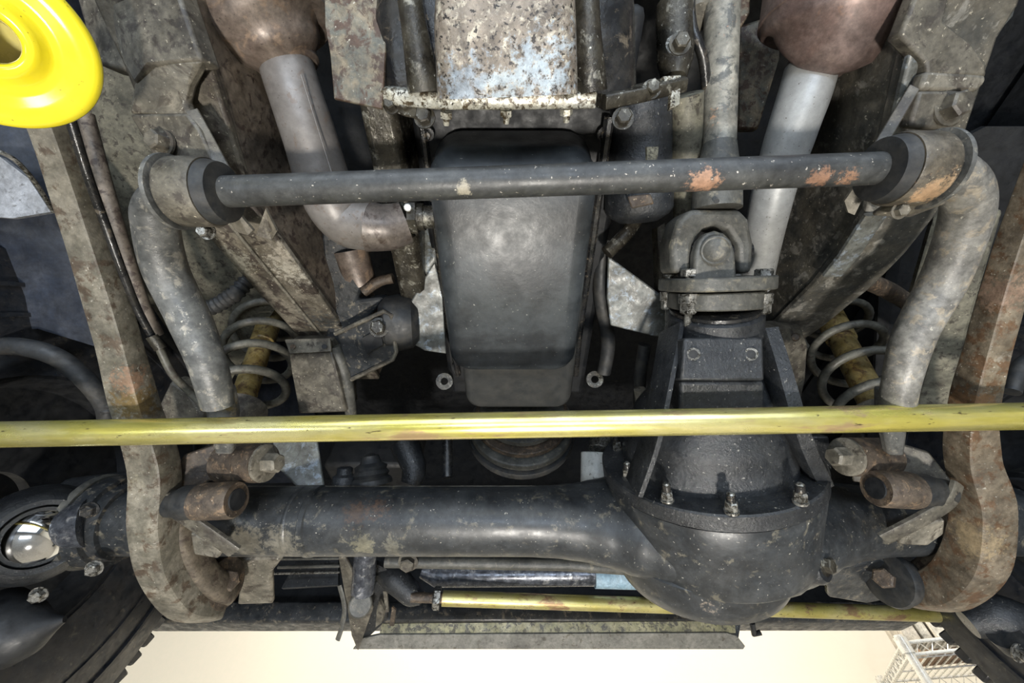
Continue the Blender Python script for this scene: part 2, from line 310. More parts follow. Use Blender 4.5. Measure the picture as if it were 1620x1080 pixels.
# ================================================================ wheels
def wheel(cx, name_label, side, rot):
    c = R_(cx, .575, .29); ax = V((math.cos(rot), math.sin(rot), 0))
    t = thing('front_tyre', c, name_label, 'wheel')
    g = G().lathe(c, ax, [(-.115, .21), (-.124, .27), (-.124, .33), (-.112, .40), (-.085, .42), (.085, .42), (.112, .40), (.124, .33), (.124, .27), (.115, .21)], 96, closed=True)
    for rr in (.30, .345):
        g.lathe(c, ax, [(-side*.124-.003, rr), (-side*.124-.003, rr+.006), (-side*.124+.003, rr+.006), (-side*.124+.003, rr)], 72, closed=True)
    ty = g.build('tread_ring', TYRE, t)
    e1 = ax.cross(Z).normalized(); e2 = ax.cross(e1)
    me = None
    for k in range(84):
        a = 2*math.pi*k/84; rd = e1*math.cos(a)+e2*math.sin(a); tn = ax.cross(rd)
        for s in (-1, 1):
            b = G().box(c+ax*(s*.078)+rd*.415, .026, .0105, .012, (ax, (tn+ax*.25*s).normalized(), rd))
            b.build('tread_block', TYRE, ty, bevel=.003, segs=1)
    G().lathe(c, ax, [(-.11, .205), (-.11, .22), (.11, .22), (.11, .205), (.06, .19), (.05, .06), (.03, .06), (.03, .18), (-.09, .195)], 64, closed=True).build('rim', DARK, t)
    return t
wheel(-.86, 'black left front tyre with blocky tread at the lower left corner', -1, .0)
wheel(1.045, 'black right front tyre at the lower right, beside the wire shelf', 1, .12)

# ================================================================ chassis rails
def rail(name, E, mb, ms, sgn, label):
    t = thing(name, E[2], label, 'chassis rail')
    wd, ht = .085, .15
    rings = [[p, p+X*(sgn*wd), p+X*(sgn*wd)+Z*ht, p+Z*ht] for p in E]
    G().ring_loft([[a-X*sgn*.0, b, b+Z*.012, a+Z*.012] for a, b, c, d in rings]).build('bottom_plate', mb, t, bevel=.003)
    G().ring_loft([[a+Z*.013+X*sgn*.002, b+Z*.013-X*sgn*.002, c, d] for a, b, c, d in rings]).build('box_section', ms, t, bevel=.003)
    return t
EL = [H(255, -140, .46), H(300, 10, .46), H(330, 95, .46), H(400, 325, .445), H(455, 400, .455), H(510, 475, .475), H(560, 545, .52), H(600, 600, .57)]
rl = rail('chassis_rail', EL, RAIL, INNER, -1, 'left chassis rail caked in pale mud, rising behind the sway bar')
weld = G().tube([p+V((-.042, 0, -.002)) for p in EL[2:7]], .0025, 6).build('weld_seam', MUD, rl)
ER = [H(1500, -140, .46), H(1462, 10, .46), H(1436, 60, .46), H(1372, 335, .45), H(1330, 400, .46), H(1290, 450, .475), H(1225, 515, .52), H(1170, 560, .57)]
rr_ = rail('chassis_rail', ER, RAILR, RAILR, 1, 'right chassis rail with pale bare stripe, between exhaust pipe and coil spring')
G().tube([lerp(ER[3], ER[4], k/3)+V((.006, 0, -.006)) for k in range(4)]+[lerp(ER[4], ER[5], .6)+V((.006, 0, -.006))], .013, 12, up=Z, ry=.004, ex=4).build('bare_edge', ZINC, rr_)
G().tube([lerp(ER[2], ER[3], k)+V((.006, 0, -.006)) for k in (0, .25, .52)], .008, 12, up=Z, ry=.004, ex=4).build('bare_edge', ZINC, rr_)
# ragged torn tabs under the bar at the left rail
g = G().slab(W([(358, 338, .425), (371, 330, .42), (400, 364, .43), (392, 372, .43), (372, 366, .43)]), .004)
g.slab(W([(405, 372, .43), (420, 330, .42), (438, 366, .43), (430, 380, .44)]), .004)
g.build('torn_tab', MUD, rl)
g = G().slab(W([(1336, 318, .42), (1350, 298, .41), (1372, 300, .41), (1352, 340, .42), (1342, 336, .42)]), .004); g.build('torn_tab', MUD, rr_)

# frame brackets for the sway bar
def frame_bracket(lbl, plates, strip, boltp, nm='sway_bar_bracket'):
    t = thing(nm, U(*plates[1][0][0]), lbl, 'bracket', None)
    for pts, th, m, pn in plates: G().slab(W(pts), th).build(pn, m, t, bevel=.003)
    G().slab(W(strip), .006).build('edge_flange', RUST if 0 else BRKT, t, bevel=.001)
    o, ax, r = boltp; bolt(t, U(*o), ax, r, .012, BRKT)
    return t
frame_bracket('left stepped muddy bracket carrying the sway bar clamp below the chassis rail',
    [([(150, -40, .345), (272, -40, .335), (318, 95, .345), (238, 104, .350), (212, 132, .365), (196, 100, .37)], .02, BRKT, 'upper_plate'),
     ([(240, 102, .350), (318, 95, .345), (296, 135, .365), (290, 160, .37), (300, 182, .365), (204, 180, .375), (212, 132, .37)], .012, MUD, 'step_plate'),
     ([(203, 180, .372), (296, 178, .362), (312, 205, .362), (350, 282, .372), (330, 300, .38), (246, 255, .385)], .012, BRKT, 'lower_plate')],
    [(292, 176, .362), (312, 170, .366), (372, 280, .375), (352, 284, .372)], ((262, 228, .372), (-.2, -.55, -.8), .009))
frame_bracket('right stepped muddy bracket carrying the sway bar clamp below the chassis rail',
    [([(1462, -40, .335), (1512, -40, .335), (1494, 32, .345), (1535, 68, .355), (1562, 98, .36), (1562, 122, .365), (1468, 118, .36), (1466, 98, .358), (1424, 56, .350)], .015, BRKT, 'upper_plate'),
     ([(1466, 112, .358), (1562, 118, .362), (1560, 130, .365), (1546, 145, .367), (1456, 142, .362), (1460, 130, .36)], .012, MUD, 'step_plate'),
     ([(1456, 143, .360), (1544, 143, .365), (1520, 195, .375), (1502, 206, .375), (1440, 200, .370)], .012, BRKT, 'lower_plate')],
    [(1440, 132, .362), (1456, 140, .358), (1392, 250, .372), (1370, 248, .376)], ((1498, 172, .370), (.1, -.5, -.8), .012))
g = G().slab(W([(1505, -30, .40), (1620, -30, .42), (1606, 25, .42), (1574, 60, .42), (1545, 62, .41), (1512, 40, .405)]), .02)
hb = g.build('body_mount', ZINC, bevel=.004); tag(hb, 'pale grey body mount plate with an oval hole, top right corner', 'bracket')
G().lathe(U(1590, 9, .415), CAM-U(1590, 9, .415), [(0, .008), (.004, .008)], 20).build('bolt_hole', DARK, hb)
g = G().slab(W([(150, -40, .45), (180, 10, .45), (200, 95, .45), (212, 115, .45), (150, 100, .47), (110, -40, .46)]), .03)
tag(g.build('outrigger', BRKT, bevel=.004), 'dark outrigger beside the yellow disc, above the left bracket', 'bracket')
# exhaust-side shields
g = G().slab(W([(512, -60, .36), (618, -60, .355), (604, 172, .375), (528, 156, .38), (522, 85, .372), (514, 40, .366)]), .004)
tag(g.build('heat_shield', SHLD, bevel=.001), 'mottled flat heat shield hanging left of the bell housing', 'heat shield')

# ================================================================ power train
t = thing('bell_housing', U(800, 160, .40), 'bell housing with flaking silver-blue and brown paint at top centre', 'gearbox')
G().tube(W([(798, -150, .335), (800, -40, .335), (800, 60, .345), (803, 146, .37)]), [px(100, .33), px(101, .335), px(106, .345), px(108, .365)], 32, up=Z, ry=.045, ex=5).build('case', ALU2, t)
for a, b, n_ in (((640, -60, .335), (672, 146, .37), 22), ((925, -60, .335), (934, 146, .37), 22)):
    G().tube(W([a, (lerp(a[0], b[0], .5), 45, .345), b]), [px(20, .33), px(21, .34), px(27, .36)], 20).build('rib', ALU, t)
G().tube(W([(800, -150, .40), (800, 60, .40), (805, 150, .43)]), [px(190, .36), px(200, .38), px(205, .40)], 24, up=Z, ry=.06, ex=5).build('shell', GREASE, t)
G().tube(W([(612, 150, .385), (700, 158, .376), (800, 158, .374), (940, 156, .374)]), .013, 12, up=Y, ry=.0075, ex=6).build('flange', FLNG, t, bevel=.001)
fl = G().slab(W([(600, 148, .385), (662, 160, .375), (662, 188, .38), (640, 184, .385), (604, 170, .39)]), .008); fl.build('flange_ear', ALU, t, bevel=.002)
G().tube(W([(950, 160, .385), (1010, 148, .39), (1075, 132, .40)]), .013, 12, up=Y, ry=.007, ex=6).build('flange', ALU, t, bevel=.001)
G().slab(W([(1048, 120, .385), (1078, 118, .39), (1076, 165, .39), (1060, 172, .39), (1062, 145, .388)]), .006).build('pale_lug', FLNG, t, bevel=.001)
for u_, v_ in ((706, 160), (801, 157), (896, 155)):
    o = U(u_, v_, .368); bd = (U(u_, v_+40, .388)-U(u_, v_-40, .358)).normalized()
    g = G(); g.hexa(o-bd*.017, bd, .0062, .007, .1); g.lathe(o-bd*.017, bd, [(-.005, .004), (0, .004)], 12)
    g.hexa(o+bd*.009, bd, .0062, .006, .1); g.lathe(o+bd*.015, bd, [(0, .0035), (.006, .003)], 12)
    g.build('bolt', FLNG, t, ang=30)
for u_ in (704, 800, 898):
    G().hexa(U(u_, 147, .358), V((0, -.75, -.65)), .0068, .010).build('bolt', FLNG, t, ang=30)
for u_, v_, r_ in ((620, 168, .006), (643, 170, .005), (672, 186, .008), (1030, 142, .007), (985, 188, .008), (1075, 70, .008)):
    bolt(t, U(u_, v_, .385), (-.05, -.5, -.8), r_, .008, ALU)
# upper right clutter on the gearbox: slave cylinder
t = thing('slave_cylinder', U(1060, 60, .46), 'oily slave cylinder and breather pipe right of the bell housing', 'cylinder')
G().tube(W([(1068, 10, .45), (1068, 95, .45), (1066, 125, .45)]), [.022, .02, .014], 20).build('body', ALU, t)
G().tube(W([(1090, -30, .44), (1094, 40, .44), (1112, 90, .45), (1118, 145, .47)]), .006, 10, smooth=5).build('pipe', GREASE, t)
G().tube(W([(1098, -40, .47), (1100, 18, .47), (1105, 28, .48)]), .018, 16).build('pale_boss', MUD, t)
bolt(t, U(1068, 72, .415), (0, -.6, -.8), .008, .008, NUT)
g = G().slab(W([(1168, -60, .46), (1188, -60, .46), (1187, 20, .47), (1172, 45, .48), (1166, 30, .475)]), .008)
tag(g.build('pale_tab', SHLD, bevel=.002), 'pale curved tab beside the top of the propeller shaft tube', 'bracket')
g = G().slab(W([(1170, 40, .58), (1230, 20, .58), (1235, 90, .58), (1200, 205, .62), (1166, 205, .62)]), .02)
tag(g.build('transfer_cover', SHLD, bevel=.004), 'scuffed brown cover between propeller shaft tube and right exhaust', 'cover')

# engine block
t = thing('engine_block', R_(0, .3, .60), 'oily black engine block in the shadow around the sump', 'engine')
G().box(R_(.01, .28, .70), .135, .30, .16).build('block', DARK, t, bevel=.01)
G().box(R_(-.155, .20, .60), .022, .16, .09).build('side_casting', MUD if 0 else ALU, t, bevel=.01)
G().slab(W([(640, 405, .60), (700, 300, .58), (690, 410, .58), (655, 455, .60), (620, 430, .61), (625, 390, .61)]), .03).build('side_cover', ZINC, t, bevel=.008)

def pan(g, x0, x1, y0, y1, rc, zs):
    rings = []
    for z, ins in zs:
        ring = []
        for cx, cy, a0 in ((x1-rc, y1-rc, 0), (x0+rc, y1-rc, 90), (x0+rc, y0+rc, 180), (x1-rc, y0+rc, 270)):
            for k in range(7):
                a = math.radians(a0+15*k); r = max(rc-ins, .002); 
                yy = cy+r*math.sin(a); lift = .028*max(0, (y0+.085-yy)/.085)**3*max(0, 1-(z-zs[0][0])/.06); ring.append(R_(cx+r*math.cos(a), yy, z+lift))
        rings.append(ring)
    return g.ring_loft(rings)
t = thing('oil_sump', R_(0, .3, .43), 'large black pressed steel oil sump in the centre, behind the sway bar', 'oil pan')
fil = [(.022*(1-math.sin(math.radians(a))), .022*(1-math.cos(math.radians(a)))) for a in (90, 70, 50, 30, 15, 0)]
pan(G(), -.094, .096, .100, .414, .034, [(.425+dz, .022*(1-math.sqrt(max(0, 1-(1-dz/.022)**2)))) for dz in (0, .0015, .004, .008, .014, .022)]+[(.49, 0), (.52, -.004)]).build('pan', SUMP, t, ang=60)
pan(G(), -.086, .110, .30, .56, .03, [(.482, .012), (.486, .004), (.494, 0), (.54, 0)]).build('rear_step', SUMP2, t)
pan(G(), -.113, .122, .06, .52, .03, [(.522, 0), (.531, 0)]).build('flange', DARK, t, bevel=.001)
G().tube([R_(-.106, .08, .515), R_(-.106, .25, .513), R_(-.106, .40, .515), R_(-.10, .50, .515)], .005, 8).build('gasket_edge', GREASE, t)
G().tube([R_(.114, .08, .515), R_(.114, .25, .513), R_(.114, .40, .515), R_(.118, .50, .515)], .006, 8).build('gasket_edge', GREASE, t)
for k in range(6):
    for s, xx in ((-1, -.103), (1, .112)):
        bolt(t, R_(xx, .10+.075*k, .522), (0, 0, -1), .006, .008, GREASE)
for u_, v_, d_ in ((703, 603, .74), (941, 600, .74)):
    G().ringd(U(u_, v_, d_), CAM-U(u_, v_, d_), .007, .016, 0, .006, 20).build('lug', ALU, t)
g = G().tube([U(648, 343, .50), U(672, 343, .50)], [.017, .017], 20); g.tube([U(672, 343, .50), U(700, 343, .50)], .0145, 20); g.hexa(U(662, 343, .50), -X, .022, .012)
g.build('drain_fitting', ALU, t)
G().lathe(U(645, 328, .475), CAM-U(645, 328, .475), [(0, .005), (.004, .004)], 12).build('bolt', WHT, t)

# crank pulley / damper rings above the axle
c = R_(.022, .66, .575)
t = thing('crank_pulley', c, 'ribbed crank pulley with a brown ring above the axle tube', 'pulley')
G().lathe(c, Y, [(-.004, .02), (-.002, .060), (0, .088), (.002, .094), (.012, .095), (.015, .084), (.020, .084)], 56).build('hub', GREY, t)
G().lathe(c, Y, [(.020, .07), (.021, .106), (.023, .108), (.034, .108), (.037, .092), (.042, .092)], 56).build('brown_ring', RUST, t)
G().lathe(c, Y, [(.042, .08), (.044, .117), (.047, .120), (.060, .121), (.064, .104), (.070, .104)], 56).build('outer_ring', GREY, t)
G().lathe(c, Y, [(.070, .09), (.072, .124), (.076, .126), (.086, .126), (.09, .10)], 56).build('belt_groove', RUBBER, t)
# oil filter
t = thing('fluid_filter', U(945, 735, .80), 'white canister with silver neck above the axle, left of the differential', 'filter')
G().tube([U(944, 765, .78), U(944, 716, .80)], px(25, .79), 28).build('canister', WHT, t, bevel=.002)
G().tube([U(950, 714, .80), U(955, 690, .82)], px(20, .80), 24).build('neck', NUT, t, bevel=.002)
# starter motor
t = thing('starter_motor', U(1010, 260, .50), 'black cylindrical starter motor with a small old label', 'motor')
a, b = U(1012, 150, .475), U(1010, 340, .525)
G().tube([a, lerp(a, b, .75), lerp(a, b, .8), lerp(a, b, .95), b, b+(b-a)*.06], [px(49, .48), px(49, .51), px(52, .515), px(52, .52), px(47, .52), px(30, .52)], 36).build('body', CAST, t)
G().slab([U(1023, 232, .435), U(1042, 232, .437), U(1038, 268, .443), U(1024, 268, .441)], .003).build('label', STK, t)
G().slab([U(993, 310, .462), U(1030, 306, .462), U(1036, 322, .465), U(1000, 330, .465)], .004).build('rust_patch', RUST, t, bevel=.002)
G().tube(W([(1085, 150, .46), (1085, 250, .50), (1090, 340, .54)]), .020, 16).build('solenoid', OLIVE, t)
G().tube([U(985, 170, .44), U(985, 200, .445)], px(13, .44), 16).build('terminal_boss', CAST, t, bevel=.003)

# left side clutter: lower steering box, engine mount
t = thing('engine_mount', U(590, 540, .62), 'black boxed engine mount bracket with a bolt, left of the sump', 'engine mount')
G().slab(W([(505, 330, .56), (560, 340, .58), (575, 450, .60), (565, 475, .60), (612, 470, .62), (560, 530, .64), (560, 640, .72), (500, 640, .72), (520, 500, .62)]), .02).build('side_plate', BLK, t, bevel=.004)
G().slab(W([(532, 527, .60), (608, 492, .58), (622, 500, .58), (628, 560, .60), (622, 570, .60), (556, 600, .64)]), .006).build('box_plate', BLK, t, bevel=.002)
bxp = bpy.data.objects['box_plate']
G().tube(W([(530, 528, .598), (608, 492, .576), (619, 498, .576), (627, 556, .596), (622, 568, .598), (556, 600, .635)]), .0035, 8).build('rim_bead', BRKT, bxp)
G().slab(W([(572, 535, .592), (600, 520, .585), (606, 545, .59), (580, 560, .60)]), .002).build('dark_opening', DARK, bxp)
bolt(t, U(600, 518, .578), (.1, -.6, -.7), .011, .012, ALU)
G().lathe(U(632, 510, .62), V((1, .1, .2)), [(-.03, .03), (-.02, .042), (0, .046), (.02, .042), (.03, .03)], 28).build('rubber_block', RUBBER, t)
g = G().slab(W([(688, 412, .585), (700, 470, .60), (706, 560, .64), (672, 555, .63), (654, 545, .62), (648, 480, .60)]), .006)
tag(g.build('mount_bracket', ZINC, bevel=.002), 'grey zinc bracket on the left edge of the sump', 'bracket')
g = G().slab(W([(962, 405, .57), (1035, 458, .575), (1060, 478, .58), (1060, 535, .60), (1035, 532, .60), (966, 515, .60), (960, 470, .59)]), .006)
tag(g.build('mount_bracket', ZINC, bevel=.002), 'bright blotchy zinc plate between sump and differential nose', 'bracket')
g = G().tube(W([(955, 380, .60), (950, 460, .62), (962, 540, .66), (955, 590, .68)]), .012, 14, smooth=5)
tag(g.build('rubber_hose', RUBBER), 'black rubber hose down the right edge of the sump', 'hose')
g = G().tube(W([(960, 400, .53), (990, 370, .53), (1010, 340, .54)]), .010, 12, smooth=4)
tag(g.build('metal_pipe', ALU), 'short shiny pipe below the starter motor', 'pipe')
g = G().tube(W([(1020, 545, .66), (1012, 600, .68), (1012, 645, .70)]), .011, 14, smooth=4); hs = g.build('vent_hose', RUBBER); tag(hs, 'black hose with a brass end left of the differential nose', 'hose')
G().tube(W([(1012, 615, .665), (1016, 650, .68)]), .010, 14).build('brass_ferrule', MUD, hs)
g = G().slab(W([(1040, 360, .58), (1052, 352, .58), (1055, 470, .60), (1044, 470, .60)]), .02)
tag(g.build('guard_strip', BRKT), 'thin upright brown strip left of the propeller shaft yoke', 'bracket')
t = thing('manifold_flange', U(575, 430, .62), 'dark rusty manifold outlet below the left exhaust elbow', 'exhaust')
G().tube(W([(555, 395, .60), (572, 450, .62)]), [.026, .024], 16).build('outlet', CAT, t)
G().tube(W([(575, 462, .60), (600, 445, .60), (622, 440, .60)]), .008, 12, smooth=3).build('clamp', RUST, t)

# ================================================================ exhaust
def cat(nm, pts, rs, m, bits, label, mp):
    t = thing(nm, U(*pts[-1]), label, 'exhaust')
    a = W(pts); G().tube(a, rs, 48, smooth=6).build('converter', m, t)
    for p, r, q, n_ in bits: G().tube(W(p), r, 36, smooth=q).build(n_, mp if n_ == 'pipe' else ELB, t)
    return t
t = cat('exhaust_pipe', [(385, -150, .40), (402, -60, .41), (416, 15, .42), (428, 50, .425), (440, 72, .43), (456, 104, .44)],
    [px(95, .40), px(98, .41), px(98, .42), px(92, .425), px(68, .43), px(44, .435)], CAT,
    [([(452, 98, .435), (468, 150, .44), (490, 215, .455), (510, 280, .475), (528, 322, .49), (552, 350, .50), (590, 358, .50)], [px(40, .44), px(40, .44), px(41, .45), px(42, .46), px(43, .48), px(41, .49), px(38, .5)], 6, 'pipe'),
     ([(580, 358, .50), (612, 360, .505), (642, 352, .51)], [px(39, .5), px(36, .5), px(32, .5)], 4, 'elbow')], 'left exhaust pipe with brown bulbous converter and an elbow to the engine', EXH)
ax = (U(468, 150, .44)-U(440, 84, .43)).normalized()
G().lathe(U(455, 98, .437), ax, [(-.006, .031), (-.002, .0335), (.004, .0335), (.007, .030)], 40).build('weld_bead', CAT, t)
G().lathe(U(421, 30, .422), (U(428, 62, .425)-U(415, 20, .42)).normalized(), [(-.008, .0665), (-.004, .069), (.004, .069), (.008, .064)], 48).build('rim', CAT, t)
G().tube([U(476+6.6*k, 118+k*21, .409+.0044*k) for k in range(9)], .0008, 6).build('weld_seam', EXH, t)
t = cat('exhaust_pipe', [(1350, -150, .41), (1335, -60, .41), (1327, 0, .415), (1322, 34, .42), (1317, 52, .425), (1308, 66, .435)],
    [px(106, .41), px(106, .41), px(105, .42), px(101, .425), px(84, .43), px(38, .435)], CATR,
    [([(1284, 108, .44), (1272, 150, .445), (1250, 215, .46), (1224, 300, .49), (1206, 380, .53), (1192, 450, .58)], [px(37, .44), px(37, .445), px(35, .46), px(31, .48), px(29, .5), px(28, .53)], 6, 'pipe')],
    'right exhaust pipe, pale and speckled, below a reddish brown converter', EXHR)
G().lathe(U(1324, 18, .418), (U(1318, 60, .425)-U(1325, 20, .42)).normalized(), [(-.006, .071), (-.003, .0735), (.003, .0735), (.006, .070)], 48).build('rim', CATR, t)
G().tube(W([(1304, 60, .43), (1286, 118, .44)]), [px(40, .435), px(39, .44)], 36).build('collar', CATR, t)

# ================================================================ propeller shaft and joint
t = thing('propeller_shaft', U(1135, 330, .48), 'front propeller shaft with weathered tube, grey yoke and bolted flange', 'drive shaft')
G().tube(W([(1146, -120, .455), (1141, 60, .462), (1138, 235, .472)]), [px(27, .45), px(26, .46), px(24, .47)], 36).build('tube', PROP, t)
G().tube(W([(1138, 228, .472), (1137, 250, .473), (1135, 272, .474), (1134, 300, .476), (1133, 331, .478)]), [px(25, .47), px(28, .47), px(33, .47), px(36, .474), px(37, .475)], 36).build('sleeve', GREY, t)
G().lathe(U(1134, 318, .448), CAM-U(1134, 318, .44), [(0, .0028), (.003, .0028)], 12).build('grease_hole', DARK, t)
arch = [(1093, 330), (1172, 330), (1186, 346), (1194, 385), (1191, 432), (1169, 432), (1167, 388), (1152, 364), (1132, 358), (1114, 364), (1098, 388), (1095, 432), (1064, 432), (1062, 385), (1074, 346)]
G().slab([U(u_, v_, .465+.0001*(v_-330)) for u_, v_ in arch], .045).build('yoke', GREY, t, bevel=.007, segs=3)
ear = [(1098, 446), (1100, 400), (1106, 380), (1118, 368), (1132, 364), (1146, 368), (1158, 380), (1164, 400), (1167, 446)]
G().slab([U(u_, v_, .452+.00005*(v_-330)) for u_, v_ in ear], .016).build('flange_yoke_ear', GREY, t, bevel=.004, segs=3)
ear_ = bpy.data.objects['flange_yoke_ear']
co_ = U(1132, 396, .450); cx_ = (CAM-co_).normalized()
G().lathe(co_, cx_, [(-.004, .0165), (.003, .0165), (.004, .0150), (.0035, .0135), (.0045, .012), (.0065, .009), (.007, .0)], 32).build('bearing_cap', GREY, ear_)
G().tube([U(1080, 398, .49), U(1184, 398, .49)], .012, 20).build('cross_pin', GREASE, t)
pa = (U(1128, 505, .506)-U(1133, 400, .492)).normalized()
fo = U(1129, 448, .499)
ex_ = X; ey_ = pa.cross(X).normalized()
def disc(o, r, th, m, name, par, ex=2, n=48):
    G().tube([o-pa*th/2, o+pa*th/2], r, n, up=ey_, ex=ex).build(name, m, par, bevel=.002)
disc(fo, px(76, .50), px(20, .50), GREY, 'flange', t, 3)
disc(fo+pa*.021, px(64, .505), px(26, .50), GREY, 'companion_flange', t, 2.6)
for sx in (-1, 1):
    for sy in (-1, 1):
        p = fo+X*(sx*.045)-ey_*(sy*.045 if 0 else .030*sy)
        g = G(); g.hexa(p-pa*.009, -pa, .0105, .009); g.lathe(p, pa, [(-.009, .005), (.052, .005)], 12)
        g.lathe(p+pa*.012, pa, [(0, .012), (.012, .012)], 20); g.hexa(p+pa*.024, pa, .0105, .013); g.build('bolt', NUT, t, ang=30)

# ================================================================ front axle and differential
FC = R_(.295, .525, .335); AX = V((math.sin(.141)*1, math.cos(.522)*math.cos(.141), -math.sin(.522))).normalized(); FR = .151
t = thing('front_axle', R_(0, .60, .29), 'black front axle casing: long tube swelling into the round differential housing', 'axle')
D = AX.cross(X).normalized()
if D.z > 0: D = -D
bc = FC+AX*.085; zc = .292
xs = [-.64, -.45, -.2, 0, .06, .10, .14, .18, .22, .26, .307, .36, .40, .44, .48, .52, .58, .66, .85]
ry = [.049, .049, .049, .050, .053, .060, .073, .092, .112, .126, .135, .128, .112, .090, .072, .060, .051, .049, .049]
rx = [.049, .049, .049, .049, .050, .052, .056, .062, .068, .07, .07, .07, .068, .064, .058, .053, .049, .049, .049]
G().tube([R_(x, .602, .292) for x in xs], rx, 40, up=D, ry=ry, smooth=3, ex=2.15).build('casing', AXL, t, ang=50)
R = FR
G().lathe(FC, AX, [(.003, R*.80), (.0035, R*.97), (.012, R*.985), (.04, R*.965), (.075, R*.945), (.100, R*.945), (.104, R*.93), (.104, R*.8)], 96).build('banjo', AXL, t, ang=50)
G().lathe(FC-X*.020, AX, [(.090, R*.80), (.100, R*.88), (.130, R*.875), (.150, R*.83), (.168, R*.70), (.180, R*.48), (.184, R*.15)], 80).build('cover', AXL, t, ang=50)
G().lathe(R_(-.309, .602, .292), X, [(-.006, .0493), (-.004, .052), (.003, .052), (.006, .0493)], 48).build('weld_ring', AXL, t)
G().lathe(R_(-.335, .602, .292), X, [(-.004, .0493), (-.002, .0505), (.002, .0505), (.004, .0493)], 48).build('weld_ring', AXL, t)
vd = V((0, -.467, .884)).normalized()
G().tube([R_(-.43, .602, .292)+V((0, -.884*.0, 0))+vd*.0485, R_(-.2, .602, .292)+vd*.0485, R_(.05, .602, .292)+vd*.0490], .0022, 8).build('seam', MUD, t)
G().tube([R_(-.43, .602, .292)-vd*.0485, R_(-.2, .602, .292)-vd*.0485, R_(.05, .602, .292)-vd*.0490], .0022, 8).build('seam', MUD, t)
lp = U(1305, 893, .50)
G().lathe(lp-V((.3, -.5, -.5)).normalized()*.0, V((.5, -.7, -.45)), [(-.03, .030), (-.004, .024), (0, .020)], 28).build('plug_boss', CAST, t)
bolt(t, lp, V((.5, -.7, -.45)), .010, .008, ALU, 'level_plug')
# carrier
t = thing('differential_carrier', FC, 'black cast differential carrier with ribbed nose, bolted to the axle housing', 'differential')
G().lathe(FC, AX, [(-.022, R*.6), (-.022, R*.985), (-.020, R), (-.001, R), (.001, R*.985), (.001, R*.7)], 96).build('flange', CAST, t, ang=40)
N0 = U(1128, 503, .505)
FQ = FC-AX*.022; cs = [N0, lerp(N0, FQ, .28), lerp(N0, FQ, .5), lerp(N0, FQ, .72), lerp(N0, FQ, .90), FQ]
G().tube(cs, [px(60, .505), .058, .078, .101, .114, .117], 48, up=Z, smooth=5, ex=2.3).build('nose', CAST, t, ang=50)
nd = (cs[1]-cs[0]).normalized()
G().lathe(N0, nd, [(-.012, px(60, .53)), (-.008, px(66, .53)), (.018, px(67, .535)), (.024, px(60, .54))], 56).build('pinion_collar', CAST, t)
G().lathe(N0-nd*.016, nd, [(0, px(52, .53)), (.0, px(62, .53)), (.004, px(62, .53)), (.004, px(50, .53))], 56).build('dust_seal', GREASE, t)
blk = G().slab(W([(1082, 534, .452), (1208, 533, .452), (1210, 602, .448), (1077, 602, .448)]), .05); blk = blk.build('mounting_pad', CAST, t, bevel=.003)
G().slab(W([(1077, 604, .456), (1210, 604, .456), (1212, 660, .47), (1074, 660, .47)]), .045).build('lower_pad', CAST, t, bevel=.004)
for u_, v_ in ((1097, 560), (1188, 560)):
    o = U(u_, v_, .4495); q = (CAM-o).normalized()
    G().ringd(o, q, .005, .0075, 0, .002, 20).build('bolt_hole', NUT, blk); G().lathe(o, q, [(-.002, .005), (.001, .005)], 16).build('bolt_hole', DARK, blk)
def rib(pts, w_, dp):
    G().tube(W(pts), w_, 8, up=V((0, -.3, -.9)), ry=dp, ex=6, smooth=4).build('rib', CAST, t)
rib([(1062, 520, .50), (1048, 600, .475), (1030, 690, .465), (1003, 770, .475)], .004, .022)
rib([(1205, 528, .50), (1232, 610, .48), (1258, 690, .485), (1288, 752, .51)], .011, .024)
for u_, v_ in ((976, 702), (993, 747), (1055, 782), (1157, 799), (1266, 784)):
    o = onplane(u_, v_, FC-AX*.031, AX); o += AX*.009
    g = G(); g.lathe(o, -AX, [(0, .0085), (.003, .0085)], 20); g.hexa(o-AX*.003, -AX, .0075, .011); g.lathe(o-AX*.014, -AX, [(0, .0048), (.009, .0048), (.011, .003)], 14)
    sn = g.build('stud_nut', NUT, t, ang=30)
    G().lathe(o-AX*.014, -AX, [(0, .0052), (.009, .0052), (.0095, .004)], 14).build('stud_tip', GREASE, sn)

# ================================================================ sway bar
t = thing('sway_bar', H(840, 290, .37), 'thin dark grey anti-roll bar spanning the picture above the yellow rod', 'anti-roll bar')
bl, br = H(278, 306, .372), H(1462, 264, .372)
G().tube([bl, br], .0142, 28).build('straight_section', BAR, t)
G().tube([bl, H(250, 318, .372), H(246, 350, .371), H(262, 425, .363), H(300, 505, .34), H(330, 580, .312), H(345, 640, .295)], [.0150, .0165, .019, .0200, .0200, .0180, .0165], 28, smooth=6, ry=[.0150, .0165, .019, .0200, .0200, .0180, .0165]).build('left_arm', BARM, t)
e = H(347, 655, .29)
G().slab(W([(322, 620, .455), (364, 615, .455), (372, 660, .47), (366, 720, .50), (340, 720, .50), (326, 668, .47)]), .014).build('left_eye', BARM, t, bevel=.004)
G().tube([br, H(1500, 264, .372), H(1528, 300, .371), H(1526, 350, .370), H(1494, 440, .358), H(1446, 530, .332), H(1424, 610, .305), H(1420, 645, .295)], [.0150, .0160, .0185, .0195, .0195, .0185, .0165, .016], 28, smooth=6).build('right_arm', BARR, t)
G().slab(W([(1396, 618, .455), (1438, 618, .455), (1440, 660, .47), (1432, 722, .50), (1408, 722, .50), (1398, 668, .47)]), .014).build('right_eye', BARM, t, bevel=.004)
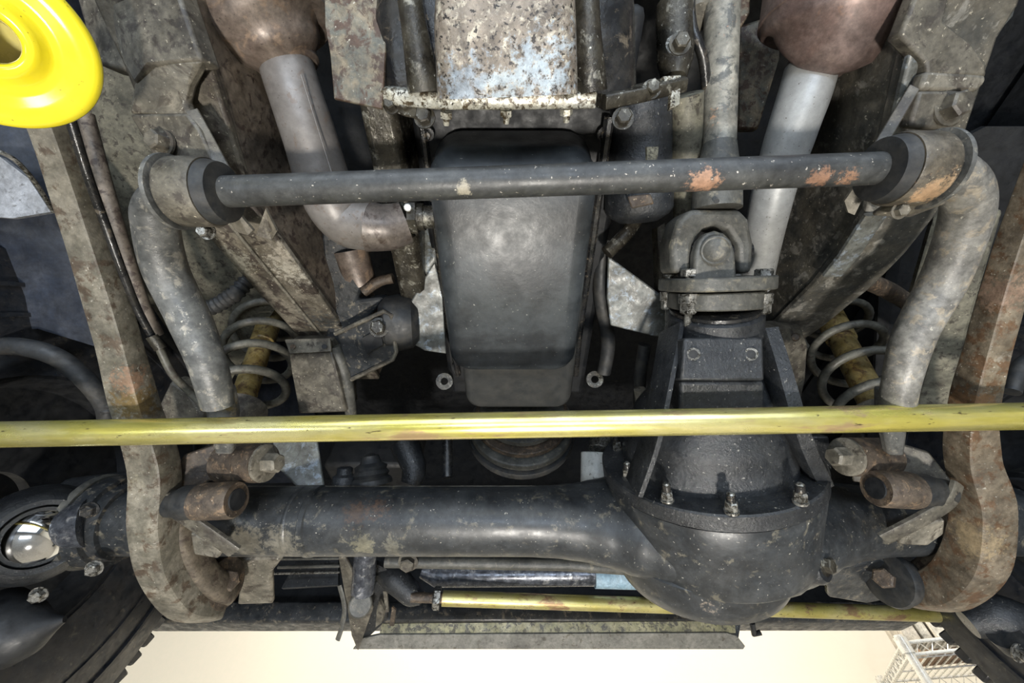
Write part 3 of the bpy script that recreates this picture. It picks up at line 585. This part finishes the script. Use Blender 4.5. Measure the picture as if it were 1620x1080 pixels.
def clamp(cx0, s, cpt, label, ms=None):
    c = cpt; t = thing('bar_clamp', c, label, 'clamp')
    G().lathe(c, -X*s, [(-.008, .014), (-.007, .027), (.004, .0295), (.004, .015)], 44).build('rubber_face', RUBBER, t)
    G().lathe(c, -X*s, [(.0045, .015), (.0045, .0305), (.007, .0315), (.034, .0315), (.037, .030), (.037, .015)], 44).build('saddle', ms or BRKT, t)
    G().ringd(c, -X*s, .014, .034, .039, .043, 44).build('washer', BARM, t)
    return t
k1 = clamp(0, 1, H(346, 304, .372)+V((0, 0, -.001)), 'left sway bar clamp with black rubber bush and muddy steel saddle')
k2 = clamp(0, -1, H(1400, 268, .372)+V((0, 0, -.001)), 'right sway bar clamp with black rubber bush and orange-stained saddle', BRKO)
G().slab(W([(1398, 330, .37), (1440, 318, .355), (1500, 322, .36), (1440, 345, .37), (1380, 342, .385)]), .006).build('lower_tab', BRKT, k2, bevel=.002)
bolt(k2, U(1421, 334, .356), (0, -.5, -.85), .0055, .006, MUD)
bolt(k1, U(329, 366, .378), (0, -.5, -.85), .006, .008, NUT)

# ================================================================ steering rods
t = G().tube([H(-420, 700, .28), H(0, 687, .28), H(810, 672, .28), H(1620, 658, .28), H(2000, 650, .28)], .0150, 36).build('steering_rod', GOLD)
tag(t, 'long shiny yellow zinc-plated steering rod crossing the whole picture', 'steering rod')
t = thing('drag_link', U(1100, 960, .75), 'shorter yellow zinc-plated rod with lock nut, low behind the axle', 'steering rod')
a, b = H(700, 946, .262), H(1548, 974, .262); da = (b-a).normalized()
G().tube([a, b], .0135, 32).build('tube', GOLD2, t)
G().hexa(a-da*.004, -da, .020, .014, .2).build('lock_nut', NUT, t, ang=30)
G().tube([a-da*.06, a], .009, 20).build('threaded_end', RUST, t)
G().lathe(b, da, [(-.028, .0145), (-.006, .0165), (0, .0165), (.010, .010)], 24).build('end_cap', GOLD2, t)
g = G().tube(W([(600, 905, .78), (625, 915, .77), (650, 938, .755), (668, 946, .75)]), [.016, .026, .022, .012], 20, smooth=4); da_ = g.build('pitman_lever', CAST)
tag(da_, 'black curved steering drop arm joined to the shorter yellow rod', 'steering arm')

# ================================================================ radius arms
t = thing('radius_arm', U(240, 760, .52), 'left radius arm, pale mud-brown beam ending in a hooked forging round the axle', 'suspension arm')
pl = [(20, 60, .335), (82, 205, .375), (130, 350, .415), (182, 520, .455), (214, 640, .485), (244, 735, .50), (247, 830, .51), (264, 895, .53), (300, 945, .56), (346, 958, .60)]
wl = [26, 26, 26, 28, 30, 32, 30, 28, 26, 18]
G().tube(W(pl), [px(w_, p[2])*.82 for w_, p in zip(wl, pl)], 16, up=V((0, -.45, -.9)), ry=[.012, .012, .013, .014, .016, .018, .022, .025, .025, .02], ex=9, smooth=6).build('beam', ARM, t, ang=28)
G().tube(W([(272, 740, .535), (284, 830, .540), (306, 890, .56), (336, 925, .585), (366, 935, .61)]), [px(20, .55)]*3+[px(20, .58), px(12, .6)], 20, up=V((0, -.45, -.9)), ry=.02, ex=3.5, smooth=6).build('inner_web', ARM2, t)

t = thing('radius_arm', U(1560, 760, .52), 'right radius arm, rust-brown beam ending in a hooked forging round the axle', 'suspension arm')
pr = [(1690, 180, .365), (1650, 280, .39), (1606, 400, .42), (1568, 530, .45), (1540, 640, .48), (1537, 720, .50), (1554, 800, .51), (1540, 885, .53), (1496, 930, .56), (1440, 938, .60)]
wr = [24, 24, 23, 24, 26, 30, 33, 34, 28, 18]
G().tube(W(pr), [px(w_, p[2])*.82 for w_, p in zip(wr, pr)], 16, up=V((0, -.45, -.9)), ry=[.012, .012, .013, .014, .016, .018, .022, .025, .025, .02], ex=9, smooth=6).build('beam', ARMR, t, ang=28)
G().tube(W([(1500, 760, .545), (1514, 830, .555), (1492, 890, .575), (1455, 915, .60)]), [px(24, .55)]*3+[px(16, .58)], 20, up=V((0, -.45, -.9)), ry=.02, ex=3.5, smooth=6).build('inner_web', ARM2, t)
g = G().slab(W([(1500, 420, .53), (1560, 330, .50), (1590, 330, .50), (1535, 520, .55), (1508, 650, .60), (1440, 655, .62), (1468, 560, .58)]), .02)
tag(g.build('brake_bracket', OLIVE, bevel=.006), 'broad olive brown bracket between sway bar arm and right radius arm', 'bracket')

def axle_bush(label, cap, ax, r, L_, sleeve, boltp, bax, plate, sgn):
    t = thing('link_mount', cap, label, 'link')
    g = G().lathe(cap, ax, [(0, r*.62), (.0005, r*.92), (-.004, r), (-L_*.55, r), (-L_*.55, r*.96), (-L_*.6, r*.96)], 40); slv = g.build('rusty_sleeve', RUST, t)
    G().lathe(cap, ax, [(-.004, r*.6), (.002, r*.58)], 30).build('bore', DARK, slv)
    G().lathe(cap, ax, [(-L_*.58, r*.95), (-L_*.85, r*.92), (-L_*.9, r*.8), (-L_*1.15, r*.72), (-L_*1.2, r*.5)], 32).build('rubber_sleeve', RUBBER, t)
    G().lathe(boltp, bax, [(-.075, .026), (-.012, .026), (-.010, .02)], 32).build('bush_housing', RUST, t)
    g2 = G().lathe(boltp, bax, [(-.011, .0255), (-.007, .0255), (-.006, .023)], 32)
    bl_ = G().hexa(boltp-bax*.006, bax, .0135, .020).build('bolt', MUD, t, ang=30); g2.build('washer', MUD, bl_)
    G().tube(plate, .0035, 12, up=V((0, -.3, -.95)).cross(plate[-1]-plate[0]), ry=.012, ex=5, smooth=5).build('bent_flange', BRKT, t)
    return t
tl = axle_bush('left link mount: rusty cylinder and big bolt at the left end of the axle tube', U(374, 790, .50), V((.97, -.1, .0)).normalized(), px(33, .5)*.86, .085, 0,
    U(428, 732, .53), V((1, -.15, -.1)).normalized(), W([(262, 788, .50), (276, 806, .497), (318, 834, .497), (372, 872, .51)]), 1)
G().slab(W([(256, 788, .51), (290, 720, .53), (345, 700, .55), (400, 700, .56), (405, 765, .56), (330, 760, .54), (270, 800, .52)]), .010).build('rear_plate', RUST, tl, bevel=.002)
G().slab(W([(300, 842, .515), (336, 860, .515), (352, 872, .52), (344, 884, .525), (306, 878, .525)]), .008).build('lower_pad', MUD, tl, bevel=.003)
tr = axle_bush('right link mount: rusty cylinder and big bolt at the right end of the axle', U(1386, 772, .50), V((-.97, -.1, .0)).normalized(), px(33, .5)*.86, .085, 0,
    U(1330, 722, .53), V((-1, -.15, -.1)).normalized(), W([(1514, 764, .495), (1502, 792, .492), (1455, 822, .495), (1396, 852, .51)]), 1)
G().slab(W([(1342, 700, .56), (1400, 695, .55), (1470, 715, .53), (1512, 768, .51), (1480, 800, .52), (1420, 770, .55), (1350, 762, .56)]), .010).build('rear_plate', BRKT, tr, bevel=.002)
G().slab(W([(1436, 838, .515), (1474, 826, .515), (1496, 822, .515), (1494, 845, .525), (1468, 864, .53), (1424, 862, .525)]), .008).build('lower_pad', MUD, tr, bevel=.003)

# forward bushes of the radius arms
t = thing('arm_bush_bracket', U(350, 930, .62), 'left pale bracket and bush below the axle, inside the hooked arm end', 'bracket')
G().slab(W([(372, 885, .64), (450, 880, .66), (430, 905, .66), (432, 955, .70), (375, 957, .69), (380, 920, .66)]), .012).build('bracket_plate', MUD, t, bevel=.004)
G().lathe(U(352, 922, .60), V((1, -.2, 0)), [(-.03, .030), (.0, .038), (.006, .036), (.008, .02)], 32).build('bush', RUST, t)
G().hexa(U(358, 920, .60), V((.8, -.6, 0)), .016, .012).build('bolt', RUST, t, ang=30)
t = thing('arm_bush_bracket', U(1400, 920, .62), 'right black bracket and bush with rusty bolt below the axle', 'bracket')
G().slab(W([(1310, 905, .60), (1372, 890, .60), (1400, 885, .60), (1410, 948, .66), (1372, 955, .66), (1312, 945, .64)]), .012).build('bracket_plate', BLK, t, bevel=.004)
G().lathe(U(1408, 915, .60), V((-1, -.2, 0)), [(-.03, .030), (.0, .040), (.006, .038), (.008, .02)], 32).build('bush', RUBBER, t)
G().hexa(U(1400, 915, .588), V((-.8, -.6, -.1)), .014, .012).build('bolt', RUST, t, ang=30)

# ================================================================ springs, dampers
def spring(b0, t0, Rr, wr_, turns, label, mt, ph=0):
    ax = (t0-b0); L_ = ax.length; ax.normalize(); e1 = ax.orthogonal().normalized(); e2 = ax.cross(e1); n = int(turns*28)
    P = [b0+ax*(L_*k/n)+(e1*math.cos(ph+2*math.pi*turns*k/n)+e2*math.sin(ph+2*math.pi*turns*k/n))*Rr for k in range(n+1)]
    o = G().tube(P, wr_, 12, up=ax).build('coil_spring', mt); tag(o, label, 'spring'); return o
def damper(b0, t0, r, label):
    t = thing('shock_absorber', b0, label, 'shock absorber')
    G().tube([b0, lerp(b0, t0, .62)], r, 28).build('body', SHOCK, t, bevel=.003)
    G().tube([lerp(b0, t0, .6), t0], r*1.15, 28).build('dust_cover', SHOCK, t, bevel=.003)
    G().lathe(b0, (t0-b0).normalized(), [(-.03, .012), (-.01, .03), (0, .045)], 28).build('lower_seat', BRKT, t)
b0, t0 = U(378, 650, .69), U(432, 492, .93)
spring(b0, t0, .066, .0080, 4.3, 'left coil spring of grey wire behind the sway bar arm', SPR, 1.0)
damper(b0, t0, .021, 'left yellow-brown shock absorber inside the left coil spring')
b0, t0 = U(1392, 655, .69), U(1302, 480, .93)
spring(b0, t0, .066, .0080, 4.3, 'right coil spring of grey wire around a gold-brown damper', SPR, 2.2)
damper(b0, t0, .024, 'right gold-brown shock absorber inside the right coil spring')
t = thing('bump_stop_tower', U(500, 600, .66), 'grey-brown bump stop bracket left of the axle centre, beside the left spring', 'bracket')
G().slab(W([(453, 540, .62), (520, 537, .62), (532, 590, .62), (548, 652, .66), (472, 655, .66), (462, 590, .63)]), .05).build('plate', BRKT, t, bevel=.004)
G().slab(W([(450, 537, .612), (522, 535, .612), (524, 556, .616), (458, 560, .616)]), .004).build('top_tab', MUD, t, bevel=.001)
G().tube(W([(530, 548, .63), (548, 600, .65), (556, 660, .69)]), .010, 14, smooth=4).build('edge_tube', GREY, t)
for u_ in (463, 513): G().lathe(U(u_, 548, .611), CAM-U(u_, 548, .611), [(0, .004), (.001, .004)], 12).build('bolt_hole', RUST if u_ == 463 else DARK, t)
t = thing('bump_stop_tower', U(1250, 600, .66), 'dark rusty bump stop bracket between differential nose and right spring', 'bracket')
G().slab(W([(1205, 520, .60), (1268, 514, .64), (1275, 545, .64), (1275, 600, .68), (1262, 660, .72), (1215, 655, .72), (1228, 600, .66)]), .03).build('plate', RUST if 0 else BRKT, t, bevel=.004)
G().lathe(U(1258, 533, .625), CAM-U(1258, 533, .625), [(0, .007), (.004, .005)], 14).build('rivet', RUST, t)

# hoses and wires
def conduit(pts, r, label, m=RUBBER):
    P = W(pts); g0 = G(); L = []
    # corrugated: radius alternates along a resampled path
    Q = []
    for i in range(len(P)-1):
        for k in range(16): Q.append(lerp(P[i], P[i+1], k/16))
    g0.tube(Q, [r*(1 if (i//2) % 2 else .82) for i in range(len(Q))], 14)
    o = g0.build('corrugated_conduit', m, ang=60); tag(o, label, 'hose'); return o
conduit([(310, 495, .56), (345, 482, .56), (372, 465, .56), (398, 438, .575)], .0115, 'black corrugated conduit crossing behind the left sway bar arm')
conduit([(170, 655, .60), (172, 620, .60), (190, 590, .61)], .010, 'black corrugated conduit left of the left radius arm')
g = G().tube(W([(-60, 548, .55), (30, 548, .56), (90, 565, .57), (135, 600, .58), (166, 640, .60), (172, 670, .61)]), .013, 16, smooth=6)
tag(g.build('brake_hose', RUBBER), 'thick black hose curving over the left tyre', 'hose')
g = G().tube(W([(1330, 412, .56), (1365, 440, .60), (1410, 462, .66), (1450, 488, .70)]), [.011, .013, .014, .013], 16, smooth=6)
tag(g.build('flexible_hose', RUST), 'brown rubber hose leaving the right rail above the spring', 'hose')
g = G().tube(W([(112, 190, .36), (140, 280, .385), (165, 350, .41), (194, 430, .435), (218, 490, .46), (242, 535, .48)]), .0042, 10, smooth=6); wc = g.build('brake_line', GREASE)
tag(wc, 'shiny dark brake line with clip, running beside the left radius arm', 'brake line')
G().tube(W([(240, 532, .475), (254, 552, .48)]), .007, 12, ry=.006).build('connector', ALU, wc)
G().tube(W([(252, 550, .48), (272, 590, .49), (300, 620, .51), (322, 642, .52)]), .0045, 10, smooth=5).build('lower_line', SPR, wc)
g = G().tube(W([(135, 180, .50), (165, 290, .52), (195, 390, .54), (225, 480, .57), (248, 530, .59)]), .009, 12, smooth=5)
tag(g.build('wiring_tube', INNER), 'dull brown tube on the panel right of the shiny brake line', 'hose')
g = G().slab(W([(250, 640, .60), (270, 600, .60), (300, 620, .60), (320, 660, .60), (322, 700, .62), (255, 700, .62)]), .03)
tag(g.build('caliper_bracket', BRKT, bevel=.006), 'brown bracket just behind the left eye of the sway bar', 'bracket')
g = G().tube(W([(1600, 620, .56), (1615, 580, .57), (1640, 560, .58)]), .010, 12, smooth=4)
tag(g.build('brake_hose', RUBBER), 'black hose at the right edge beside the right radius arm', 'hose')

# ================================================================ swivel hubs
t = thing('swivel_hub', R_(-.70, .60, .29), 'left swivel hub with polished ball inside a thick black ring', 'hub')
oc = R_(-.60, .602, .292)
G().lathe(oc, -X, [(0, .05), (0, .056), (.016, .057), (.016, .064), (.04, .066), (.04, .058), (.05, .058)], 48).build('seal_retainer', BLK, t, ang=35)
G().lathe(oc, -X, [(.042, .05), (.044, .067), (.054, .069), (.058, .060)], 48).build('outer_seal', GREY, t)
bc_ = U(62, 846, .55)
G().sphere(bc_, .043, 36).build('ball', CHROME, t)
qa = (CAM+V((.15, 0, -.1))-bc_).normalized()
G().lathe(bc_, qa, [(-.03, .045), (-.035, .068), (.0, .064), (.018, .056), (.024, .048), (.018, .041), (.0, .0435)], 48, closed=True).build('housing_ring', CAST, t)
G().lathe(bc_+V((.055, -.0, .018)), V((-1, -.25, -.45)), [(0, .034), (.02, .030), (.05, .006)], 32).build('shaft_yoke', BLUEST, t)
G().tube([bc_+V((-.05, .08, -.085)), bc_+V((.0, .08, -.095)), bc_+V((.05, .08, -.08))], [.045, .04, .004], 24, smooth=3).build('housing_lower', DARK, t)
G().tube([bc_+V((-.06, .06, .07)), bc_+V((.02, .07, .095)), bc_+V((.08, .06, .08))], [.05, .045, .02], 24, smooth=3).build('housing_upper', CAST, t)
for u_, v_ in ((150, 898), (62, 940), (143, 806)): bolt(t, U(u_, v_, .54 if v_ > 850 else .53), (.3, -.6, -.7), .008, .008, NUT if v_ > 850 else GREASE)
t = thing('swivel_hub', R_(.83, .60, .29), 'right swivel hub in deep shadow beside the hooked end of the right arm', 'hub')
oc = R_(.80, .602, .292)
G().lathe(oc, X, [(0, .05), (0, .062), (.018, .064), (.018, .072), (.045, .072), (.045, .066), (.06, .066)], 48).build('seal_retainer', DARK, t, ang=35)
G().lathe(oc, X, [(.05, .06), (.052, .080), (.068, .082), (.072, .074)], 48).build('outer_seal', RUBBER, t)
G().sphere(R_(.93, .602, .292), .085, 32).build('knuckle', CAST, t)
g = G().tube(W([(1530, 985, .66), (1575, 975, .65), (1620, 985, .64)]), [.022, .035, .03], 20, smooth=4); g.build('steering_arm', CAST, t)
g = G().tube(W([(1590, 1005, .62), (1606, 1028, .62)]), [.022, .016], 20); g.build('ball_joint', RUBBER, t)
bolt(t, U(1610, 1032, .60), (.1, -.7, -.6), .010, .012, NUT)

# ================================================================ front end below the axle
t = thing('steering_guard', U(870, 1008, .82), 'grey steering guard channel hanging across the bottom centre', 'guard')
G().slab(W([(558, 1027, .80), (572, 1010, .80), (600, 1004, .80), (1150, 1001, .80), (1166, 1006, .80), (1179, 1022, .80), (1176, 1027, .80)]), .006).build('front_lip', LTGREY, t, bevel=.001)
G().slab(W([(604, 986, .812), (1162, 982, .812), (1164, 1001, .803), (600, 1004, .803)]), .006).build('channel_floor', OLVG, t)
G().slab(W([(535, 882, .70), (545, 880, .70), (590, 962, .75), (566, 1030, .79), (556, 1005, .79)]), .006).build('end_bracket', BRKT, t, bevel=.002)
G().slab(W([(590, 890, .76), (612, 900, .76), (612, 980, .80), (575, 1015, .81), (570, 960, .78)]), .01).build('inner_gusset', CAST, t)
G().slab(W([(1130, 988, .82), (1172, 985, .82), (1168, 1010, .81), (1150, 1000, .81)]), .01).build('end_gusset', CAST, t)
t = thing('drop_joint', U(570, 957, .70), 'oily blue-black pin with round cap below the axle tube', 'ball joint')
G().tube([U(579, 870, .72), U(574, 936, .72)], px(18, .71), 24).build('pin', BLUEST, t)
o = U(570, 957, .70); G().lathe(o, (CAM-o).normalized()+V((0, 0, -.2)), [(-.03, .018), (-.01, .021), (0, .0205), (.002, .018)], 28).build('cap', GREY, t)
g = G().tube(W([(537, 925, .74), (545, 960, .74), (541, 990, .74), (534, 1012, .74)]), .005, 10, ry=.002, smooth=4)
tag(g.build('rubber_strap', GREY), 'thin curved grey strap hanging left of the guard bracket', 'strap')
t = thing('tab_bracket', U(600, 950, .77), 'thin brown steel tabs right of the round joint cap', 'bracket')
G().slab(W([(606, 935, .76), (612, 936, .76), (615, 968, .77), (610, 968, .77)]), .004).build('tab', MUD, t)
G().slab(W([(620, 960, .77), (626, 965, .77), (623, 990, .78), (616, 990, .78)]), .004).build('tab', RUST, t)
G().slab(W([(600, 950, .76), (608, 965, .76), (604, 985, .77), (594, 992, .77), (596, 965, .77)]), .006).build('tab', BRKT, t)
g = G().tube(W([(1190, 985, .86), (1193, 1003, .86), (1203, 1000, .86)]), .006, 8); tag(g.build('wire_clip', RUBBER), 'small black clip right of the guard channel', 'clip')
t = thing('steering_damper', U(820, 900, .78), 'dark steering damper cylinder with a pale blue band, behind the axle tube', 'damper')
G().tube([U(668, 900, .80), U(690, 908, .80), U(960, 906, .80)], [.016, .024, .024], 28).build('body', BLUEST, t)
G().tube([U(940, 912, .79), U(1010, 914, .79)], .021, 28).build('blue_band', BLUES, t)
G().tube([U(610, 888, .74), U(900, 893, .74), U(1000, 900, .74)], .011, 20).build('rod_cover', GREY, t)
bolt(t, U(646, 888, .73), (0, -.5, -.8), .014, .012, BRKT)
t = thing('bumper', R_(.1, 1.12, .30), 'black front bumper bar behind the lower parts, above the cream wall', 'bumper')
a, b = U(240, 975, .93), U(1428, 974, .93)
G().tube([a, b], .040, 16, up=Z, ry=.022, ex=7).build('bar', BLK, t, bevel=.002)
G().box(R_(.1, 1.15, .40), .86, .02, .085).build('back_plate', DARK, t)
G().slab(W([(445, 930, .86), (535, 925, .86), (535, 885, .9), (470, 885, .9)]), .01).build('support_plate', CAST, t)
G().tube([U(434, 907, .86), U(538, 905, .86)], .0025, 8).build('thin_line', NUT, t); G().tube([U(440, 897, .87), U(538, 895, .87)], .0035, 8).build('thin_line', GREY, t)  # thin pale and grey lines across the support plate
G().tube([U(440, 884, .88), U(538, 883, .88)], .003, 8).build('thin_line', GREY, t)
# above-axle clutter at left of centre
t = thing('steering_box', U(560, 740, .72), 'dark steering box with ribbed rubber boot, behind the axle tube', 'steering box')
G().box(U(600, 715, .95), .10, .05, .07).build('case', DARK, t, bevel=.01)
G().lathe(U(588, 765, .68), U(586, 715, .69)-U(588, 765, .68), [(0, .036), (.008, .034), (.012, .028), (.018, .031), (.024, .026), (.03, .028), (.036, .018), (.048, .014), (.052, .004)], 32).build('rubber_boot', RUBBER, t)
G().lathe(U(544, 765, .67), U(546, 740, .675)-U(544, 765, .67), [(0, .020), (.012, .019), (.016, .013), (.026, .013), (.028, .010)], 20).build('nut', CAST, t)
G().tube(W([(708, 690, .76), (708, 755, .72)]), .010, 14).build('hose', GREASE, t)
G().tube(W([(640, 700, .78), (655, 740, .76), (650, 765, .75)]), [.03, .024, .02], 14, smooth=3).build('casting', CAST, t)
g = G().slab(W([(430, 690, .66), (502, 690, .68), (514, 770, .66), (470, 770, .64), (440, 740, .64)]), .008)
tag(g.build('track_bar_bracket', ZINC, bevel=.003), 'pale grey plate right of the left big bolt, above the axle tube', 'bracket')
g = G().slab(W([(1285, 690, .60), (1312, 690, .60), (1318, 745, .60), (1290, 720, .60)]), .02)
tag(g.build('axle_bracket', CAST, bevel=.003), 'black bracket left of the right big bolt', 'bracket')

# ================================================================ yellow disc
o = U(-22, 58, .262); q = (CAM-o).normalized(); q = (q+V((-.10, -.05, 0))).normalized()
r = px(128, .262)
t = thing('yellow_disc', o, 'bright yellow dished plastic disc with a central hole, top left corner', 'disc')
G().lathe(o, q, [(-.006, r*.27), (.006, r*.29), (.008, r*.34), (.0075, r*.39), (.005, r*.44), (.001, r*.50), (-.001, r*.56), (.0, r*.64), (.003, r*.74), (.0045, r*.84), (.004, r*.93), (.001, r*.99), (-.002, r), (-.005, r*.98), (-.004, r*.6), (-.009, r*.4)], 96, closed=True).build('flange', YEL, t, ang=60)
G().lathe(o, q, [(-.045, r*.10), (-.043, r*.30), (-.005, r*.30), (-.006, r*.265), (-.036, r*.25)], 48).build('inner_sleeve', YEL2, t)

# ================================================================ shelf and goods
K = R_(1.885, 2.3, .518); e1 = V((.445, .896, 0)); e2 = V((.896, -.445, 0))
LA, LB = .98, .95
t = thing('wire_shelf', (K.x, K.y, 0), 'chrome wire storage rack in front of the cream wall, bottom right', 'shelf')
for a_, b_ in ((0, 0), (LA, 0), (0, LB), (LA, LB)):
    p = K+e1*a_+e2*b_; q_ = G().tube([V((p.x, p.y, .02)), V((p.x, p.y, K.z+.03))], .020, 14)
    q_.lathe(V((p.x, p.y, K.z-.04)), Z, [(0, .026), (.06, .028)], 14); q_.build('post', WIRE, t)
for lv in range(4):
    z0 = K.z-lv*.42
    for s0, s1, nn_ in (((0, 0), (LA, 0), 9), ((0, 0), (0, LB), 16), ((LA, 0), (LA, LB), 16), ((0, LB), (LA, LB), 8)):
        A_ = K+e1*s0[0]+e2*s0[1]; B_ = K+e1*s1[0]+e2*s1[1]; A_ = V((A_.x, A_.y, z0)); B_ = V((B_.x, B_.y, z0))
        g = G().tube([A_, B_], .0075, 8); g.tube([A_-Z*.045, B_-Z*.045], .0075, 8)
        zz = []
        for k in range(nn_*2+1): zz.append(lerp(A_, B_, k/(nn_*2))-Z*(.045 if k % 2 else 0))
        g.tube(zz, .0042, 6, up=(B_-A_).cross(Z).normalized()); g.build('edge_truss', WIRE, t)
    g = G()
    for k in range(1, 26):
        A_ = K+e2*(LB*k/26); A_ = V((A_.x, A_.y, z0)); g.tube([A_, A_+e1*LA], .0045, 6)
    for k in (1, 2): A_ = K+e1*(LA*k/3); A_ = V((A_.x, A_.y, z0-.006)); g.tube([A_, A_+e2*LB], .004, 6)
    o = g.build('wire_deck', WIRE, t); o['kind'] = 'stuff'
def carton(a0, b0, la, lb, h, z0, m, label, nm='carton', cat_='box'):
    c = K+e1*(a0+la/2)+e2*(b0+lb/2); c = V((c.x, c.y, z0+h/2))
    tt = thing(nm, (c.x, c.y, z0), label, cat_)
    bd = G().box(c, la/2, lb/2, h/2, (e1, e2, Z)).build('body', m, tt, bevel=.004); return bd, c
zt = K.z+.004
carton(.03, .03, .30, .06, .12, zt, GBOX, 'small grey-beige carton at the left end of the rack top')
carton(.04, .10, .18, .04, .13, zt, WBOX, 'narrow pale carton between the grey one and the violet-printed one')
tt, c = carton(.02, .15, .20, .24, .22, zt, WBOX, 'white carton with violet print on top of the rack')
for dz, hh, sh in ((.05, .02, .02), (.0, .018, -.06)):
    G().box(c-e1*.101+e2*sh+Z*dz, .001, .045, hh, (e1, e2, Z)).build('violet_print', PURP, tt)
G().box(c+Z*.02+e2*(-.101), .05, .001, .03, (e1, e2, Z)).build('violet_print', PURP, tt)
carton(.24, .16, .40, .46, .14, zt, CARD, 'brown carton seen through the wires of the rack top, behind the white one', 'carton')
z2 = K.z-.42+.004
carton(.03, .05, .40, .28, .20, z2, GBOX, 'large grey carton on the second shelf of the rack')
tt, c = carton(.02, .36, .30, .30, .22, z2, BLUEB, 'blue plastic bin on the second shelf of the rack', 'storage_bin', 'bin')
